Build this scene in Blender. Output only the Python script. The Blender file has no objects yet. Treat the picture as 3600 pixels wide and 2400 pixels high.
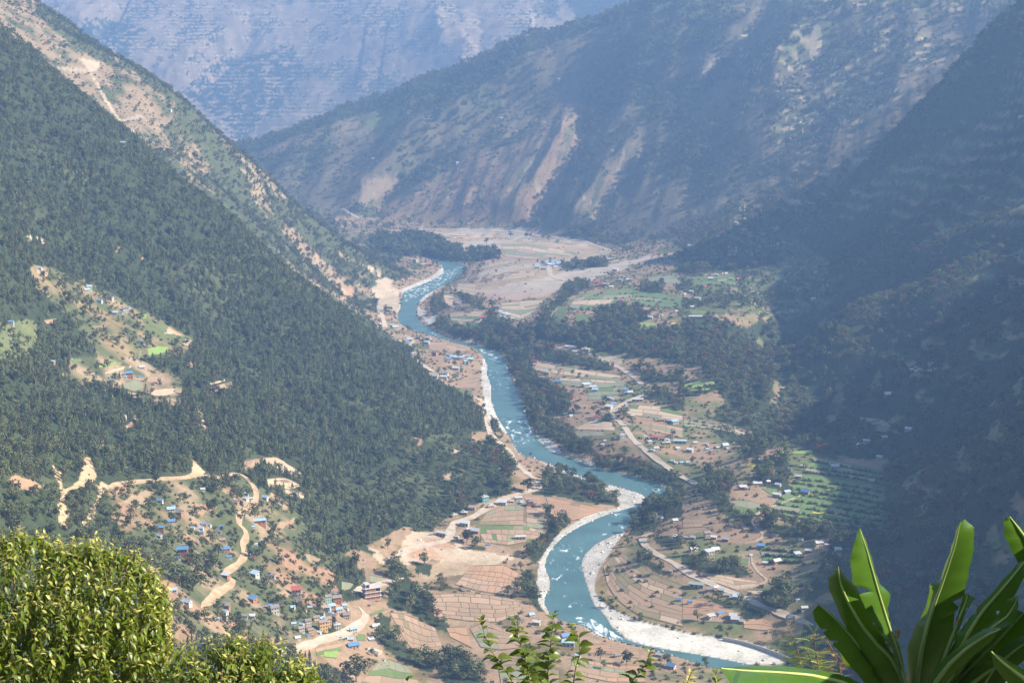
import bpy, math, random
import numpy as np
rnd = random.Random(7); RS = np.random.RandomState(11)
S = bpy.context.scene; COL = S.collection
R = math.radians
# ------------------------------------------------------------------ camera
H = 363.0; PITCH = 10.0; FPX = 5000.0
cam = bpy.data.cameras.new('camera'); cam.lens = 50.0; cam.sensor_width = 36.0
cam.clip_start = 0.1; cam.clip_end = 60000.0
camo = bpy.data.objects.new('camera', cam); COL.objects.link(camo)
camo.location = (0, 0, H); camo.rotation_euler = (R(90 - PITCH), 0, 0); S.camera = camo
# ------------------------------------------------------------------ light
SUN_EL, SUN_AZ = 36.0, 93.0           # degrees; azimuth clockwise from the view direction (+Y)
sun = bpy.data.lights.new('sun', 'SUN'); sun.energy = 5.0; sun.angle = R(0.5); sun.color = (1.0, 0.91, 0.77)
suno = bpy.data.objects.new('sun', sun); COL.objects.link(suno)
suno.rotation_euler = (R(90 - SUN_EL), 0, R(-SUN_AZ + 180)); suno.location = (600, 0, 900)
W = bpy.data.worlds.new('World'); S.world = W; W.use_nodes = True
nt = W.node_tree; nt.nodes.clear()
sky = nt.nodes.new('ShaderNodeTexSky'); sky.sky_type = 'NISHITA'; sky.sun_disc = False
sky.sun_elevation = R(SUN_EL); sky.sun_rotation = R(SUN_AZ)
bgn = nt.nodes.new('ShaderNodeBackground'); bgn.inputs[1].default_value = 0.066
won = nt.nodes.new('ShaderNodeOutputWorld')
nt.links.new(sky.outputs[0], bgn.inputs[0]); nt.links.new(bgn.outputs[0], won.inputs[0])
S.view_settings.view_transform = 'Standard'; S.view_settings.look = 'None'
S.view_settings.exposure = 1.65; S.view_settings.gamma = 1.0; S.view_settings.use_curve_mapping = False
S.cycles.max_bounces = 5; S.cycles.diffuse_bounces = 2; S.cycles.transparent_max_bounces = 8
S.cycles.volume_bounces = 0; S.cycles.use_denoising = True
# ------------------------------------------------------------------ pixel <-> place
CP, SP = math.cos(R(PITCH)), math.sin(R(PITCH))
def ray(px, py):
    """direction of a picture point as (x per metre of Y, z per metre of Y)"""
    u = (px - 1800.0) / FPX; v = (1200.0 - py) / FPX
    yy = CP + SP * v
    return u / yy, (-SP + CP * v) / yy
def project(x, y, z):
    d = z - H
    f = y * CP - d * SP; v = (y * SP + d * CP) / f
    return 1800 + FPX * x / f, 1200 - FPX * v
ZR0, ZRS = 1000.0, 0.012
def zriver(y): return ZRS * (y - ZR0)
def floorpt(px, py, off):
    a, k = ray(px, py)
    y = (H + ZRS * ZR0 - off) / (ZRS - k)
    return a, y, zriver(y) + off
# ------------------------------------------------------------------ noise
_P = RS.permutation(256); _P = np.concatenate([_P, _P, _P])
_G = np.stack([np.cos(np.arange(256) * 2.399), np.sin(np.arange(256) * 2.399)], 1)
def noise(x, y):
    xi = np.floor(x).astype(int); yi = np.floor(y).astype(int); xf = x - xi; yf = y - yi
    xi &= 255; yi &= 255
    def g(i, j, fx, fy):
        q = _G[_P[_P[(xi + i) & 255] + ((yi + j) & 255)]]
        return q[..., 0] * fx + q[..., 1] * fy
    u = xf * xf * xf * (xf * (xf * 6 - 15) + 10); v = yf * yf * yf * (yf * (yf * 6 - 15) + 10)
    a = g(0, 0, xf, yf); b = g(1, 0, xf - 1, yf); c = g(0, 1, xf, yf - 1); d = g(1, 1, xf - 1, yf - 1)
    return (a + u * (b - a) + v * ((c + u * (d - c)) - (a + u * (b - a)))) * 1.5
def fbm(x, y, n=4):
    s = 0; a = 1.0
    for i in range(n):
        s = s + a * noise(x * 2 ** i + 17.3 * i, y * 2 ** i - 9.1 * i); a *= 0.5
    return s
# ------------------------------------------------------------------ terrain control points
CPT = []    # u, Y, z, rough
def F_(off, *pts):
    for px, py in pts: a, y, z = floorpt(px, py, off); CPT.append((a, y, z, 0.0))
def S_(*pts, r=1.0):
    for px, py, y in pts: a, k = ray(px, py); CPT.append((a, y, H + y * k, r))
def X_(*pts, r=1.0):
    for u, y, z in pts: CPT.append((u, y, z, r))
# river line and bars
F_(-1.5, (1640,925),(1560,965),(1480,1010),(1425,1050),(1415,1110),(1480,1165),(1600,1205),(1700,1240),(1750,1310),(1775,1400),
   (1830,1520),(1930,1590),(2080,1650),(2230,1690),(2290,1740),(2200,1790),(2080,1850),(1990,1930),(1970,2010),(1990,2100),
   (2080,2200),(2250,2290),(2500,2345),(2800,2420),(3100,2480))
F_(5, (1800,1860),(1720,1980),(1600,1990),(1700,2080),(1560,2150),(1700,2200),(1500,2250),(1900,2310),(2050,2360),(1400,2330),(1800,2390),(1620,2390),
   (1790,1760),(1950,1740),(1680,1900),(2100,1770))
F_(8, (1500,1240),(1600,1260),(1560,1330),(1650,1400),(1470,935),(1540,925),(1720,1560),(1790,1640),(1830,1690))
F_(8, (2250,1950),(2400,2060),(2600,2180),(2320,1870),(2500,2220),(2750,2250),(2300,1780))
F_(14, (2450,2000),(2500,1900),(2700,2050),(2650,1950),(2350,1740),(2450,1700))
F_(14, (1950,1300),(2050,1290),(2100,1350),(2200,1350),(2000,1420),(2150,1500),(2300,1500),(2250,1600),(2400,1560),(2500,1580),(2550,1640),(2080,1540))
F_(24, (2650,1600),(2750,1650),(2850,1720),(2700,1780),(2600,1780),(2950,1800),(2850,1900),(2950,1650))
F_(22, (1700,1130),(1600,1080),(1750,1040),(1700,960),(1850,920),(1980,1000),(1750,870),(1600,860),(1450,810),(1900,850),(1850,1120))
F_(24, (2050,930),(1330,800),(1560,830))
F_(42, (2020,1050),(2000,1110),(2150,1120),(2250,1050),(2400,1080),(2350,980),(2300,920))
F_(34, (2150,1190),(2300,1220),(2450,1250),(2550,1330))
F_(60, (2550,1000),(2600,900),(2450,900),(2650,1080))
# left near spur: face, bench with village, crest, foot
S_((0,500,1500),(0,1000,1150),(0,1500,850),(0,1900,650),(0,2400,480),(300,800,1450),(600,1000,1450),(900,1200,1450),(600,1400,1150),(700,1700,950),
   (600,2000,780),(800,2200,760),(1000,1750,1050),(1100,1600,1180),(300,1200,1200),(300,1600,900),(300,2000,690),(150,1250,1130),(850,1450,1210))
S_((1300,1750,1150),(1500,1700,1220),(1600,1550,1370),(1400,1400,1400),(1240,1800,1090), r=.6)
S_((1200,1950,1010),(1040,2080,890),(1150,2150,885),(1300,2085,945),(1020,2280,800),(1250,2250,850), r=.3)
S_((0,90,1800),(110,190,1790),(200,270,1780),(440,470,1700),(600,620,1690),(860,800,1690),(1000,950,1680),(1250,1110,1650),(1400,1250,1600),(1560,1370,1560),(1700,1480,1490))
X_((-.19,1950,150),(-.14,1950,70),(-.09,1850,25),(-.24,2000,210),(-.3,2050,290),(-.11,1760,45),(-.06,1650,20),(-.02,1570,12),(-.165,1800,105))
# left far spur
S_((600,560,2060),(900,780,2200),(1050,900,2280),(1200,1020,2330),(350,330,2200),(150,150,2250),(1300,1090,2320),(750,640,2250))
S_((130,0,2550),(230,100,2500),(400,200,2400),(610,330,2350),(760,480,2420),(870,560,2480),(1000,690,2530),(1150,790,2550),(1260,870,2560))
X_((-.3,3100,330),(-.24,3200,200),(-.17,3200,90),(-.12,3100,45),(-.36,3300,430),(-.11,2700,30),(-.22,3800,120),(-.33,4200,230))
X_((-.55,700,330),(-.6,1100,430),(-.6,1800,700),(-.6,2600,760),(-1.0,1500,900),(-1.0,600,600),(-.6,4000,700),(-1.0,3500,1100),(-.48,480,260))
# middle mountain: foot, face, crest
S_((1270,770,3500),(1500,790,3420),(1700,800,3350),(1900,815,3270),(2100,860,3080),(2300,850,2950),(2500,830,2800), r=.3)
S_((1500,600,3650),(1800,550,3600),(2100,500,3520),(2400,450,3400),(1700,700,3470),(2400,650,3200),(2700,600,3080),(1300,620,3700),(1900,400,3780),(2150,250,3780),(2200,700,3240))
S_((870,500,4080),(1060,440,4120),(1400,330,4150),(1760,170,4150),(2050,60,4080),(2330,0,3950),(2500,250,3600),(2700,100,3650),(2900,300,3330),(2700,350,3340),(3000,50,3500),(3200,250,3200),(3300,350,3050),(3450,100,3300),(3100,500,3000),(2900,700,2800))
X_((-.12,4700,80),(-.02,4700,230),(.08,4700,330),(.14,4700,450),(.2,4500,560),(.3,4500,800),(-.19,4600,70))
# right slope
S_((3540,60,2450),(3350,330,2400),(3200,470,2400),(2950,690,2450),(2760,830,2480),(3000,900,2150),(2800,1050,2150),(3100,1100,1800),(2750,1250,1900),
   (3300,800,1950),(3600,500,2180),(3600,800,1800),(3600,1000,1580),(3300,1000,1650),(3400,1300,1340),(3600,1300,1240),(2900,1400,1560),(3100,1350,1480),(2850,1500,1430),
   (3100,1550,1290),(3300,1600,1150),(3600,1600,960),(3150,1800,1070),(3400,1900,920),(3600,2000,790),(3200,2100,880),(3000,2200,860),(3300,2350,720),(3600,2350,610),(3050,1650,1240))
X_((.29,2750,330),(.25,2750,200),(.34,2750,450),(.5,800,240),(.5,1400,330),(.5,2200,560),(.5,3200,850),(.45,4000,900),(1.0,1000,600),(1.0,2500,1300),(1.0,4500,1500),(.7,6000,1200),(.5,500,170))
# far mountain
S_((870,480,6000),(600,430,6050),(1100,430,6000),(350,350,6100),(1400,330,6050),(1800,150,6100),(300,150,6500),(800,200,6600),(1200,150,6600),(1500,50,6700),(100,0,6900),(800,0,7000),(1400,0,6900),(2000,40,6500),(2200,0,6600))
X_((-.5,6500,650),(-.9,7000,1300),(0,8800,1700),(-.3,8800,1700),(.3,8800,1700),(.3,6500,900),(.9,8800,1900),(-.9,8800,1900),(-.2,5200,100),(0,5300,120),(.15,5300,300))
# the hill the camera stands on
for u in (-1.0, -.5, -.2, .1, .4, .9):
    X_((u,2,361.3),(u,5,360.2),(u,12,354),(u,40,336),(u,150,268),(u,330,160), r=.15)
X_((-.1,450,75),(.1,480,50),(.25,480,60),(.36,480,90),(-.1,600,35),(.05,650,12),(.2,650,25),(.0,760,4),(.12,760,6), r=.2)
CPT = np.array(CPT)
def tps_fit(P, V, lam):
    d = np.hypot(P[:, None, 0] - P[None, :, 0], P[:, None, 1] - P[None, :, 1])
    K = d * d * np.log(d + 1e-9) + lam * np.eye(len(P))
    Q = np.c_[np.ones(len(P)), P]
    A = np.block([[K, Q], [Q.T, np.zeros((3, 3))]])
    return np.linalg.solve(A, np.r_[V, np.zeros((3, V.shape[1]))])
def tps_eval(P, C, X):
    out = np.zeros((len(X), C.shape[1]))
    for i in range(0, len(X), 4000):
        x = X[i:i + 4000]
        d = np.hypot(x[:, None, 0] - P[None, :, 0], x[:, None, 1] - P[None, :, 1])
        out[i:i + 4000] = (d * d * np.log(d + 1e-9)) @ C[:-3] + np.c_[np.ones(len(x)), x] @ C[-3:]
    return out
TP = np.c_[CPT[:, 0] , np.log(CPT[:, 1])]
# the value fitted is the sight-line slope (z-H)/Y, which keeps near and far ground equally exact
TC = tps_fit(TP, np.c_[(CPT[:, 2] - H) / CPT[:, 1], CPT[:, 3]], 2e-4)
# grid
UC = np.r_[np.linspace(-1.0, -.42, 60)[:-1], np.linspace(-.42, .42, 800), np.linspace(.42, 1.0, 60)[1:]]
YC = np.r_[np.geomspace(2.0, 460, 70)[:-1], np.geomspace(460, 5200, 760), np.geomspace(5200, 7100, 210)[1:], np.geomspace(7100, 9000, 30)[1:]]
NU, NY = len(UC), len(YC)
uc = np.r_[np.linspace(-1, -.42, 21)[:-1], np.linspace(-.42, .42, 321), np.linspace(.42, 1, 21)[1:]]
yc = np.r_[np.linspace(math.log(2), math.log(450), 41)[:-1], np.linspace(math.log(450), math.log(9000), 340)]
NCU, NCY = len(uc), len(yc)
cu, cy = np.meshgrid(uc, yc)
ce = tps_eval(TP, TC, np.c_[cu.ravel(), cy.ravel()]).reshape(NCY, NCU, 2)
def bil(grid, gu, gy):
    fu = np.interp(gu, uc, np.arange(NCU)); fy = np.interp(gy, yc, np.arange(NCY))
    i = np.clip(fu.astype(int), 0, NCU - 2); j = np.clip(fy.astype(int), 0, NCY - 2); a = (fu - i); b = (fy - j)
    g = grid
    return g[j, i] * (1 - a) * (1 - b) + g[j, i + 1] * a * (1 - b) + g[j + 1, i] * (1 - a) * b + g[j + 1, i + 1] * a * b
UU, YY = np.meshgrid(UC, YC); LY = np.log(YY)
ZZ = H + YY * bil(ce[..., 0], UU, LY); RG = np.clip(bil(ce[..., 1], UU, LY), 0, 1.1)
XX = UU * YY
ZZ0 = ZZ.copy()
def raycast(px, py, grid=None):
    """where the sight line through a picture point meets the ground: x, y, z"""
    Zg = ZZ if grid is None else grid
    a, k = ray(px, py)
    f = float(np.interp(a, UC, np.arange(NU))); i = min(int(f), NU - 2); w = f - i
    col = Zg[:, i] * (1 - w) + Zg[:, i + 1] * w
    d = col - (H + k * YC); d[YC < 300] = -1
    q = np.argmax(d > 0)
    if d[q] <= 0: q = NY - 1
    t = d[q - 1] / (d[q - 1] - d[q] + 1e-9); t = min(max(t, 0), 1)
    y = YC[q - 1] + t * (YC[q] - YC[q - 1])
    return a * y, y, float(col[q - 1] + t * (col[q] - col[q - 1]))
def ground(x, y):
    u = x / y
    fu = np.interp(u, UC, np.arange(NU)); fy = np.interp(y, YC, np.arange(NY))
    i = np.clip(np.asarray(fu).astype(int), 0, NU - 2); j = np.clip(np.asarray(fy).astype(int), 0, NY - 2); a = fu - i; b = fy - j
    return ZZ[j, i] * (1 - a) * (1 - b) + ZZ[j, i + 1] * a * (1 - b) + ZZ[j + 1, i] * (1 - a) * b + ZZ[j + 1, i + 1] * a * b
# the mountain wall east of the frame: its crest stands just where its shade ends on the valley floor
SB = np.array([(300,140),(600,195),(900,240),(1100,258),(1200,258),(1350,258),(1420,275),(1490,320),(1560,345),(1650,365),(1780,392),(1880,392),(1940,320),(2200,360),(2450,540),(2700,1100),(3200,1700),(5000,3200),(9000,6000)], float)
TE = math.tan(R(SUN_EL))
sb = np.interp(YC, SB[:, 0], SB[:, 1])[:, None]
line = 18 + zriver(YC)[:, None] * .8 + (XX - sb) * TE + 10 * fbm(YC[:, None] / 420 + 0 * XX, XX / 900, 3)
wr = np.clip((UU - .40) / .07, 0, 1); wr = wr * wr * (3 - 2 * wr) * np.clip((YY - 250) / 200, 0, 1)
crest = np.minimum(line, 18 + (.50 * YY - sb) * TE + (XX - .5 * YY) * .25)
ZZ = np.where(UU > .40, ZZ * (1 - wr) + np.where(YY < 2800, crest, np.minimum(ZZ, line)) * wr, ZZ)
# relief
def seg_dist(poly, x, y):
    """distance to a line on the ground, signed (+ on its right going down), and how far along"""
    best = np.full(x.shape, 1e9); sg = np.zeros(x.shape); al = np.zeros(x.shape)
    n = len(poly) - 1
    for i in range(n):
        ax, ay = poly[i]; bx, by = poly[i + 1]; dx, dy = bx - ax, by - ay; L = dx * dx + dy * dy
        t = np.clip(((x - ax) * dx + (y - ay) * dy) / L, 0, 1)
        ex, ey = x - ax - t * dx, y - ay - t * dy; d = np.hypot(ex, ey)
        c = (dx * ey - dy * ex)
        m = d < best
        best = np.where(m, d, best); sg = np.where(m, np.sign(c), sg); al = np.where(m, (i + t) / n, al)
    return best * sg, al
def crop(ox, oy, pts, s=.5102): return [(ox + x * s, oy + y * s) for x, y in pts]
amp = np.clip((YY - 350) / 300, 0, 1)
along = YY * .95 + XX * .3; across = XX * .95 - YY * .3
far = np.clip((YY - 2550) / 300, 0, 1)
n1 = fbm(XX / 260, YY / 260, 4); n2 = 1 - np.abs(fbm(XX / 210 + 5, YY / 210 + 9, 3)) * 1.6
nf = 1 - np.abs(fbm(across / 400, along / 1300, 4)) * 1.7; nf2 = fbm(XX / 330, YY / 500, 4)
ZZ = ZZ + RG * amp * ((1 - far) * (n1 * 7 + (n2 - .6) * 8) + far * ((nf - .5) * np.where(YY > 4600, 9, 18) + nf2 * np.where(YY > 4600, 8, 12) + fbm(across / 60, along / 260, 3) * np.where(YY > 4600, 0, 5) + np.where(YY > 4600, n1 * 14, 0)))
ZZ = ZZ + (1 - np.clip(RG, 0, 1)) * noise(XX / 60, YY / 60) * .6 * amp
P = np.array([raycast(px, py)[:2] for px, py in ((3580,800),(3450,860),(3300,930),(3150,1030),(3050,1120),(2950,1250),(2900,1380))])
sd, al = seg_dist(P, XX, YY); ZZ = ZZ + 26 * np.exp(-(sd / 42) ** 2) * np.clip((1 - al) / .1, 0, 1)
ZZ = np.maximum(ZZ, zriver(YY) - 4)
GUL = [(crop(1200,0,[(1950,130),(1500,560),(1150,680),(850,870),(620,1060),(350,1300),(180,1500)]), 38, 62),
       (crop(1200,0,[(1700,640),(1670,860),(1600,1100),(1500,1260),(1400,1400),(1310,1550)]), 40, 55),
       (crop(1200,0,[(2350,720),(2050,1080),(1900,1270),(1800,1390),(1720,1530)]), 26, 50),
       (crop(1200,0,[(1480,880),(1300,1130),(1180,1300),(1080,1420)]), 9, 22),
       (crop(1200,0,[(960,1270),(910,1360),(880,1460)]), 9, 18),
       (crop(2400,0,[(640,60),(480,230),(330,400),(120,620)]), 22, 45),
       (crop(2400,0,[(1400,10),(1150,200),(900,400),(640,640)]), 30, 55),
       (crop(2400,0,[(1620,250),(1250,540),(1000,700),(700,900)]), 22, 45),
       (crop(2400,0,[(1300,560),(1050,780),(600,1050),(300,1180)]), 20, 50),
       (crop(1200,0,[(780,10),(800,130),(860,330)]), 45, 90),
       (crop(1200,0,[(930,10),(960,170),(1040,400)]), 40, 80),
       (crop(0,0,[(1900,100),(1600,400),(1270,700)]), 60, 130),
       (crop(0,0,[(900,10),(640,240)]), 45, 100)]
for pts, A, w in GUL:
    P = [raycast(px, py)[:2] for px, py in pts]
    P = np.array(P); m = (YY > P[:, 1].min() - 250) & (YY < P[:, 1].max() + 250) & (XX > P[:, 0].min() - 400) & (XX < P[:, 0].max() + 500)
    s, al = seg_dist(P, XX[m], YY[m])
    s = s + noise(XX[m] / 70, YY[m] / 70) * w * .25
    fade = np.clip(al / .25, 0, 1) * np.clip((1 - al) / .12, 0, 1)
    s = -s
    prof = np.where(s < 0, -.35 * np.exp(-np.abs(s) / (w * .8)), np.where(s < w, -.35 + 1.35 * (s / w), np.exp(-(s - w) / (2.2 * w))))
    ZZ[m] += A * prof * fade
# ------------------------------------------------------------------ river
c1 = lambda *p: crop(0, 0, p)
c2 = lambda *p: crop(1200, 0, p)
c3 = lambda *p: crop(2400, 0, p)
c4 = lambda *p: crop(0, 800, p)
c5 = lambda *p: crop(1200, 800, p)
c6 = lambda *p: crop(2400, 800, p)
c7 = lambda *p: crop(0, 1600, p)
c8 = lambda *p: crop(1200, 1600, p)
c9 = lambda *p: crop(2400, 1600, p)
BANK_L = c5((540,205),(640,225),(720,290),(690,330),(620,365),(540,400),(440,435),(415,470),(420,540),(385,600),(390,650),(440,690),(520,715),(640,750),(760,785),(850,810),(920,830),(960,860),(990,910),(1010,960),(1005,1020),(1035,1080),(1030,1160),(1050,1250),(1090,1330),(1150,1420),(1190,1500),(1220,1560)) + \
  c8((1335,20),(1420,50),(1520,95),(1640,140),(1780,185),(1900,210),(2000,240),(2090,270),(2100,300),(2060,340),(1960,370),(1860,400),(1750,440),(1650,490),(1560,540),(1490,600),(1440,660),(1410,720),(1405,780),(1440,850),(1445,900),(1410,960),(1395,1010),(1420,1060),(1440,1100),(1530,1140),(1640,1160),(1720,1195),(1780,1240),(1850,1260),(1950,1290),(2050,1310),(2160,1340),(2240,1365),(2352,1395)) + c9((120,1440),(270,1475),(450,1510),(800,1580))
BANK_R = c5((570,196),(740,232),(870,262),(845,300),(800,345),(740,385),(640,430),(560,470),(530,510),(510,570),(520,620),(560,660),(620,705),(720,755),(800,785),(900,800),(1000,830),(1070,850),(1120,890),(1140,950),(1170,1050),(1230,1150),(1260,1250),(1290,1340),(1330,1430),(1400,1520),(1480,1560)) + \
  c8((1530,0),(1620,40),(1740,80),(1900,120),(2050,150),(2150,185),(2250,235),(2275,270),(2200,310),(2110,345),(2060,390),(2030,440),(1950,515),(1850,560),(1760,600),(1700,650),(1660,700),(1650,760),(1670,830),(1690,900),(1710,970),(1740,1040),(1790,1080),(1830,1140),(1860,1190),(1920,1230),(1960,1270),(2060,1300),(2160,1325),(2352,1355)) + c9((200,1390),(330,1415),(450,1440),(800,1500))
def on_level(pts, off=0.0):
    return np.array([[a * y, y, z] for a, y, z in (floorpt(px, py, off) for px, py in pts)])
def resample(P, n):
    d = np.r_[0, np.cumsum(np.hypot(np.diff(P[:, 0]), np.diff(P[:, 1])))]
    t = np.linspace(0, d[-1], n)
    return np.stack([np.interp(t, d, P[:, k]) for k in range(3)], 1)
BL = on_level(BANK_L); BR = on_level(BANK_R)
def chaikin(P, k=2):
    for _ in range(k):
        Q = np.empty((2 * len(P), P.shape[1])); Q[0::2] = P * .75 + np.roll(P, -1, 0) * .25; Q[1::2] = P * .25 + np.roll(P, -1, 0) * .75
        P = np.r_[P[:1], Q[:-2], P[-1:]]
    return P
BL = chaikin(BL); BR = chaikin(BR)
RIV = np.r_[BL[:, :2], BR[::-1, :2]]
def inside(poly, x, y):
    poly = np.asarray(poly); r = np.zeros(x.shape, bool); n = len(poly)
    m = (x >= poly[:, 0].min()) & (x <= poly[:, 0].max()) & (y >= poly[:, 1].min()) & (y <= poly[:, 1].max())
    xs, ys = x[m], y[m]; q = np.zeros(xs.shape, bool); j = n - 1
    for i in range(n):
        xi, yi = poly[i]; xj, yj = poly[j]
        if yi != yj:
            q ^= ((yi > ys) != (yj > ys)) & (xs < (xj - xi) * (ys - yi) / (yj - yi) + xi)
        j = i
    r[m] = q; return r
def line_dist(P, x, y, reach):
    best = np.full(x.shape, 1e6)
    for i in range(len(P) - 1):
        ax, ay = P[i][:2]; bx, by = P[i + 1][:2]
        m = (x > min(ax, bx) - reach) & (x < max(ax, bx) + reach) & (y > min(ay, by) - reach) & (y < max(ay, by) + reach)
        if not m.any(): continue
        dx, dy = bx - ax, by - ay; L = dx * dx + dy * dy + 1e-9
        t = np.clip(((x[m] - ax) * dx + (y[m] - ay) * dy) / L, 0, 1)
        best[m] = np.minimum(best[m], np.hypot(x[m] - ax - t * dx, y[m] - ay - t * dy))
    return best
wet = inside(RIV, XX, YY)
db = np.minimum(line_dist(BL, XX, YY, 80), line_dist(BR, XX, YY, 80))
lev = zriver(YY)
ZZ = np.where(wet, np.minimum(ZZ, lev - np.minimum(db * .35, 2.5) - .1), ZZ)
shore = (~wet) & (db < 60)
ZZ = np.where(shore, np.clip(ZZ, lev + .15 + np.minimum(db, 12) * .05, lev + .25 + db * .34), ZZ)
ZZ = np.where((~wet) & (YY > 700) & (YY < 2600) & (XX > -400) & (XX < 400), np.maximum(ZZ, lev + .3), ZZ)
# gravel bars lie low
PXG, PYG = project(XX, YY, ZZ)
BAR_MAIN = c8((1955,518),(1850,560),(1760,600),(1700,650),(1660,700),(1650,760),(1670,830),(1690,900),(1710,970),(1740,1040),(1790,1080),(1860,1190),(1960,1270),(2160,1325),(2352,1355)) + c9((200,1390),(450,1440),(780,1440),(700,1390),(560,1330),(400,1290),(250,1270),(0,1235)) + c8((2280,1210),(2100,1160),(1950,1100),(1850,1050),(1760,970),(1740,900),(1770,790),(1840,700),(1900,600),(1955,540))
SAND = c8((1830,1130),(1960,1140),(2100,1170),(2280,1215),(2352,1240)) + c9((250,1275),(400,1295),(560,1335),(700,1395),(780,1445),(450,1440),(200,1385)) + c8((2352,1350),(2160,1315),(2050,1290),(1960,1250),(1880,1190))
BARS = [BAR_MAIN,
  c8((1350,30),(1420,55),(1520,95),(1640,140),(1780,185),(1900,210),(2000,240),(2090,270),(2110,300),(2060,340),(1960,370),(1860,400),(1750,440),(1650,490),(1560,540),(1490,600),(1440,660),(1410,720),(1405,780),(1445,880),(1410,960),(1395,1010),(1430,1095),(1400,1080),(1350,1000),(1345,900),(1355,780),(1380,690),(1450,600),(1490,540),(1600,470),(1700,415),(1850,375),(1930,350),(1900,280),(1810,230),(1800,190),(1600,150),(1450,90)),
  c5((410,440),(540,380),(640,330),(690,280),(680,265),(720,290),(690,330),(540,405),(420,450)),
  c5((975,900),(1060,930),(1055,955),(1000,960),(1030,1040),(1040,1100),(1035,1180),(1060,1260),(1100,1330),(1150,1400),(1150,1440),(1080,1380),(1010,1330),(990,1290),(980,1150),(960,1050)),
  c5((530,470),(600,440),(740,385),(640,440),(580,490),(540,520),(510,570),(550,620),(620,690),(680,620),(560,640),(600,580),(540,560)),
  c5((600,214),(750,236),(870,258),(840,252),(700,224)), c5((800,770),(900,795),(960,808),(900,790)),
  c5((1320,1430),(1400,1440),(1480,1500),(1530,1560),(1480,1560),(1400,1510)),
  c8((1530,0),(1640,40),(1760,80),(1760,70),(1640,25)), c8((2140,180),(2260,230),(2250,240)), c8((1640,1160),(1780,1245),(1750,1240),(1690,1200))]
bar = np.zeros(XX.shape, bool)
for b in BARS: bar |= inside(chaikin(on_level(b, .5), 1)[:, :2], XX, YY)
bar &= ~wet
ZZ = np.where(bar, np.clip(ZZ, lev + .3, lev + .6 + np.minimum(db, 40) * .035), ZZ)
dm = np.minimum(line_dist(on_level(BAR_MAIN, .5), XX, YY, 70), line_dist(on_level(BARS[1], .5), XX, YY, 70))
ZZ = np.where((dm < 65) & ~wet & ~bar, np.minimum(ZZ, lev + 1.9 + dm * .12 + (dm / 65) ** 3 * 30), ZZ)
e_ = bar ^ np.roll(bar, 1, 0) | bar ^ np.roll(bar, 1, 1)
near = e_
for _ in range(9): near = near | np.roll(near, 1, 0) | np.roll(near, -1, 0) | np.roll(near, 1, 1) | np.roll(near, -1, 1)
near &= ~wet
for _ in range(30):
    B_ = (ZZ + np.roll(ZZ, 1, 0) + np.roll(ZZ, -1, 0) + np.roll(ZZ, 1, 1) + np.roll(ZZ, -1, 1)) / 5; ZZ = np.where(near, np.maximum(B_, lev + .2), ZZ)
PXG, PYG = project(XX, YY, ZZ)
# what the sight line from the camera cannot reach
ang = (ZZ - H) / YY; run = np.maximum.accumulate(np.where(YY > 300, ang, -9), 0)
HID = ang < run - .004
# ------------------------------------------------------------------ land cover: colour of the ground and what grows there
SOIL = np.array([.33,.225,.145]); TAN = np.array([.32,.235,.15]); SCRUB = np.array([.085,.095,.045]); FOREST = np.array([.045,.058,.028])
PALE = np.array([.46,.36,.255]); GRASS = np.array([.15,.165,.07]); GREY = np.array([.42,.345,.275]); WHITE = np.array([.53,.49,.43]); OLIVE = np.array([.235,.18,.085])
RED = np.array([.34,.21,.13])
CC = np.zeros(XX.shape + (3,)); D_P = np.zeros(XX.shape); D_B = np.zeros(XX.shape); D_S = np.zeros(XX.shape)
jx = noise(XX / 35, YY / 35) * 14 + noise(XX / 11, YY / 11) * 6; jy = noise(XX / 35 + 40, YY / 35) * 8 + noise(XX / 11 + 9, YY / 11) * 4
JX = PXG + jx; JY = PYG + jy
nA = fbm(XX / 120, YY / 120, 4); nB = fbm(XX / 40 + 3, YY / 40, 3); nC = fbm(XX / 300, YY / 300 + 8, 3)
def sm(a, lo, hi): t = np.clip((a - lo) / (hi - lo), 0, 1); return t * t * (3 - 2 * t)
def put(m, col=None, p=None, b=None, s=None):
    if col is not None: CC[m] = col if np.ndim(col) == 1 else col[m]
    for D, v in ((D_P, p), (D_B, b), (D_S, s)):
        if v is not None: D[m] = v if np.ndim(v) == 0 else v[m]
def mixc(a, b, t): return a + (b - a) * t[..., None]
floor = RG < .35
ev = np.ones(XX.shape, bool)
put(ev, mixc(SCRUB, TAN, sm(nA + .5 * nB, -.1, .6)), 0, .0006, .004)
left = (XX < 150) & (YY > 450) & (YY < 2620) & (RG > .3) & (UU < .03)
put(left, mixc(FOREST, SCRUB, sm(nA, .0, .7)), .062 * (.3 + .9 * sm(nB + .6 * nA, -.5, .5)), .012, .006)
l2 = left & (YY > 1950)
put(l2, mixc(SCRUB, TAN, sm(nA + .6 * nB, .25, .7)), .010 * sm(nA, -.3, .4), .010, .006)
m = inside(c1((-200,-200),(260,-20),(460,190),(820,430),(1060,600),(1230,760),(1100,900),(1250,1080),(1450,1190),(1400,1230),(1200,1080),(1000,950),(860,900),(700,740),(520,610),(330,430),(180,310),(-50,160)), JX, JY) & (YY > 1700) & (YY < 2620)
put(m, mixc(TAN * .82, SCRUB, sm(nB, .0, .7)), .0006, .0022, .010)
m = inside(c1((250,0),(430,140),(640,290),(860,450),(900,500),(700,430),(500,330),(360,200),(230,60)), JX, JY) & (YY > 1700) & (YY < 2620)
put(m, SCRUB, .006, .008, .004)
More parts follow.
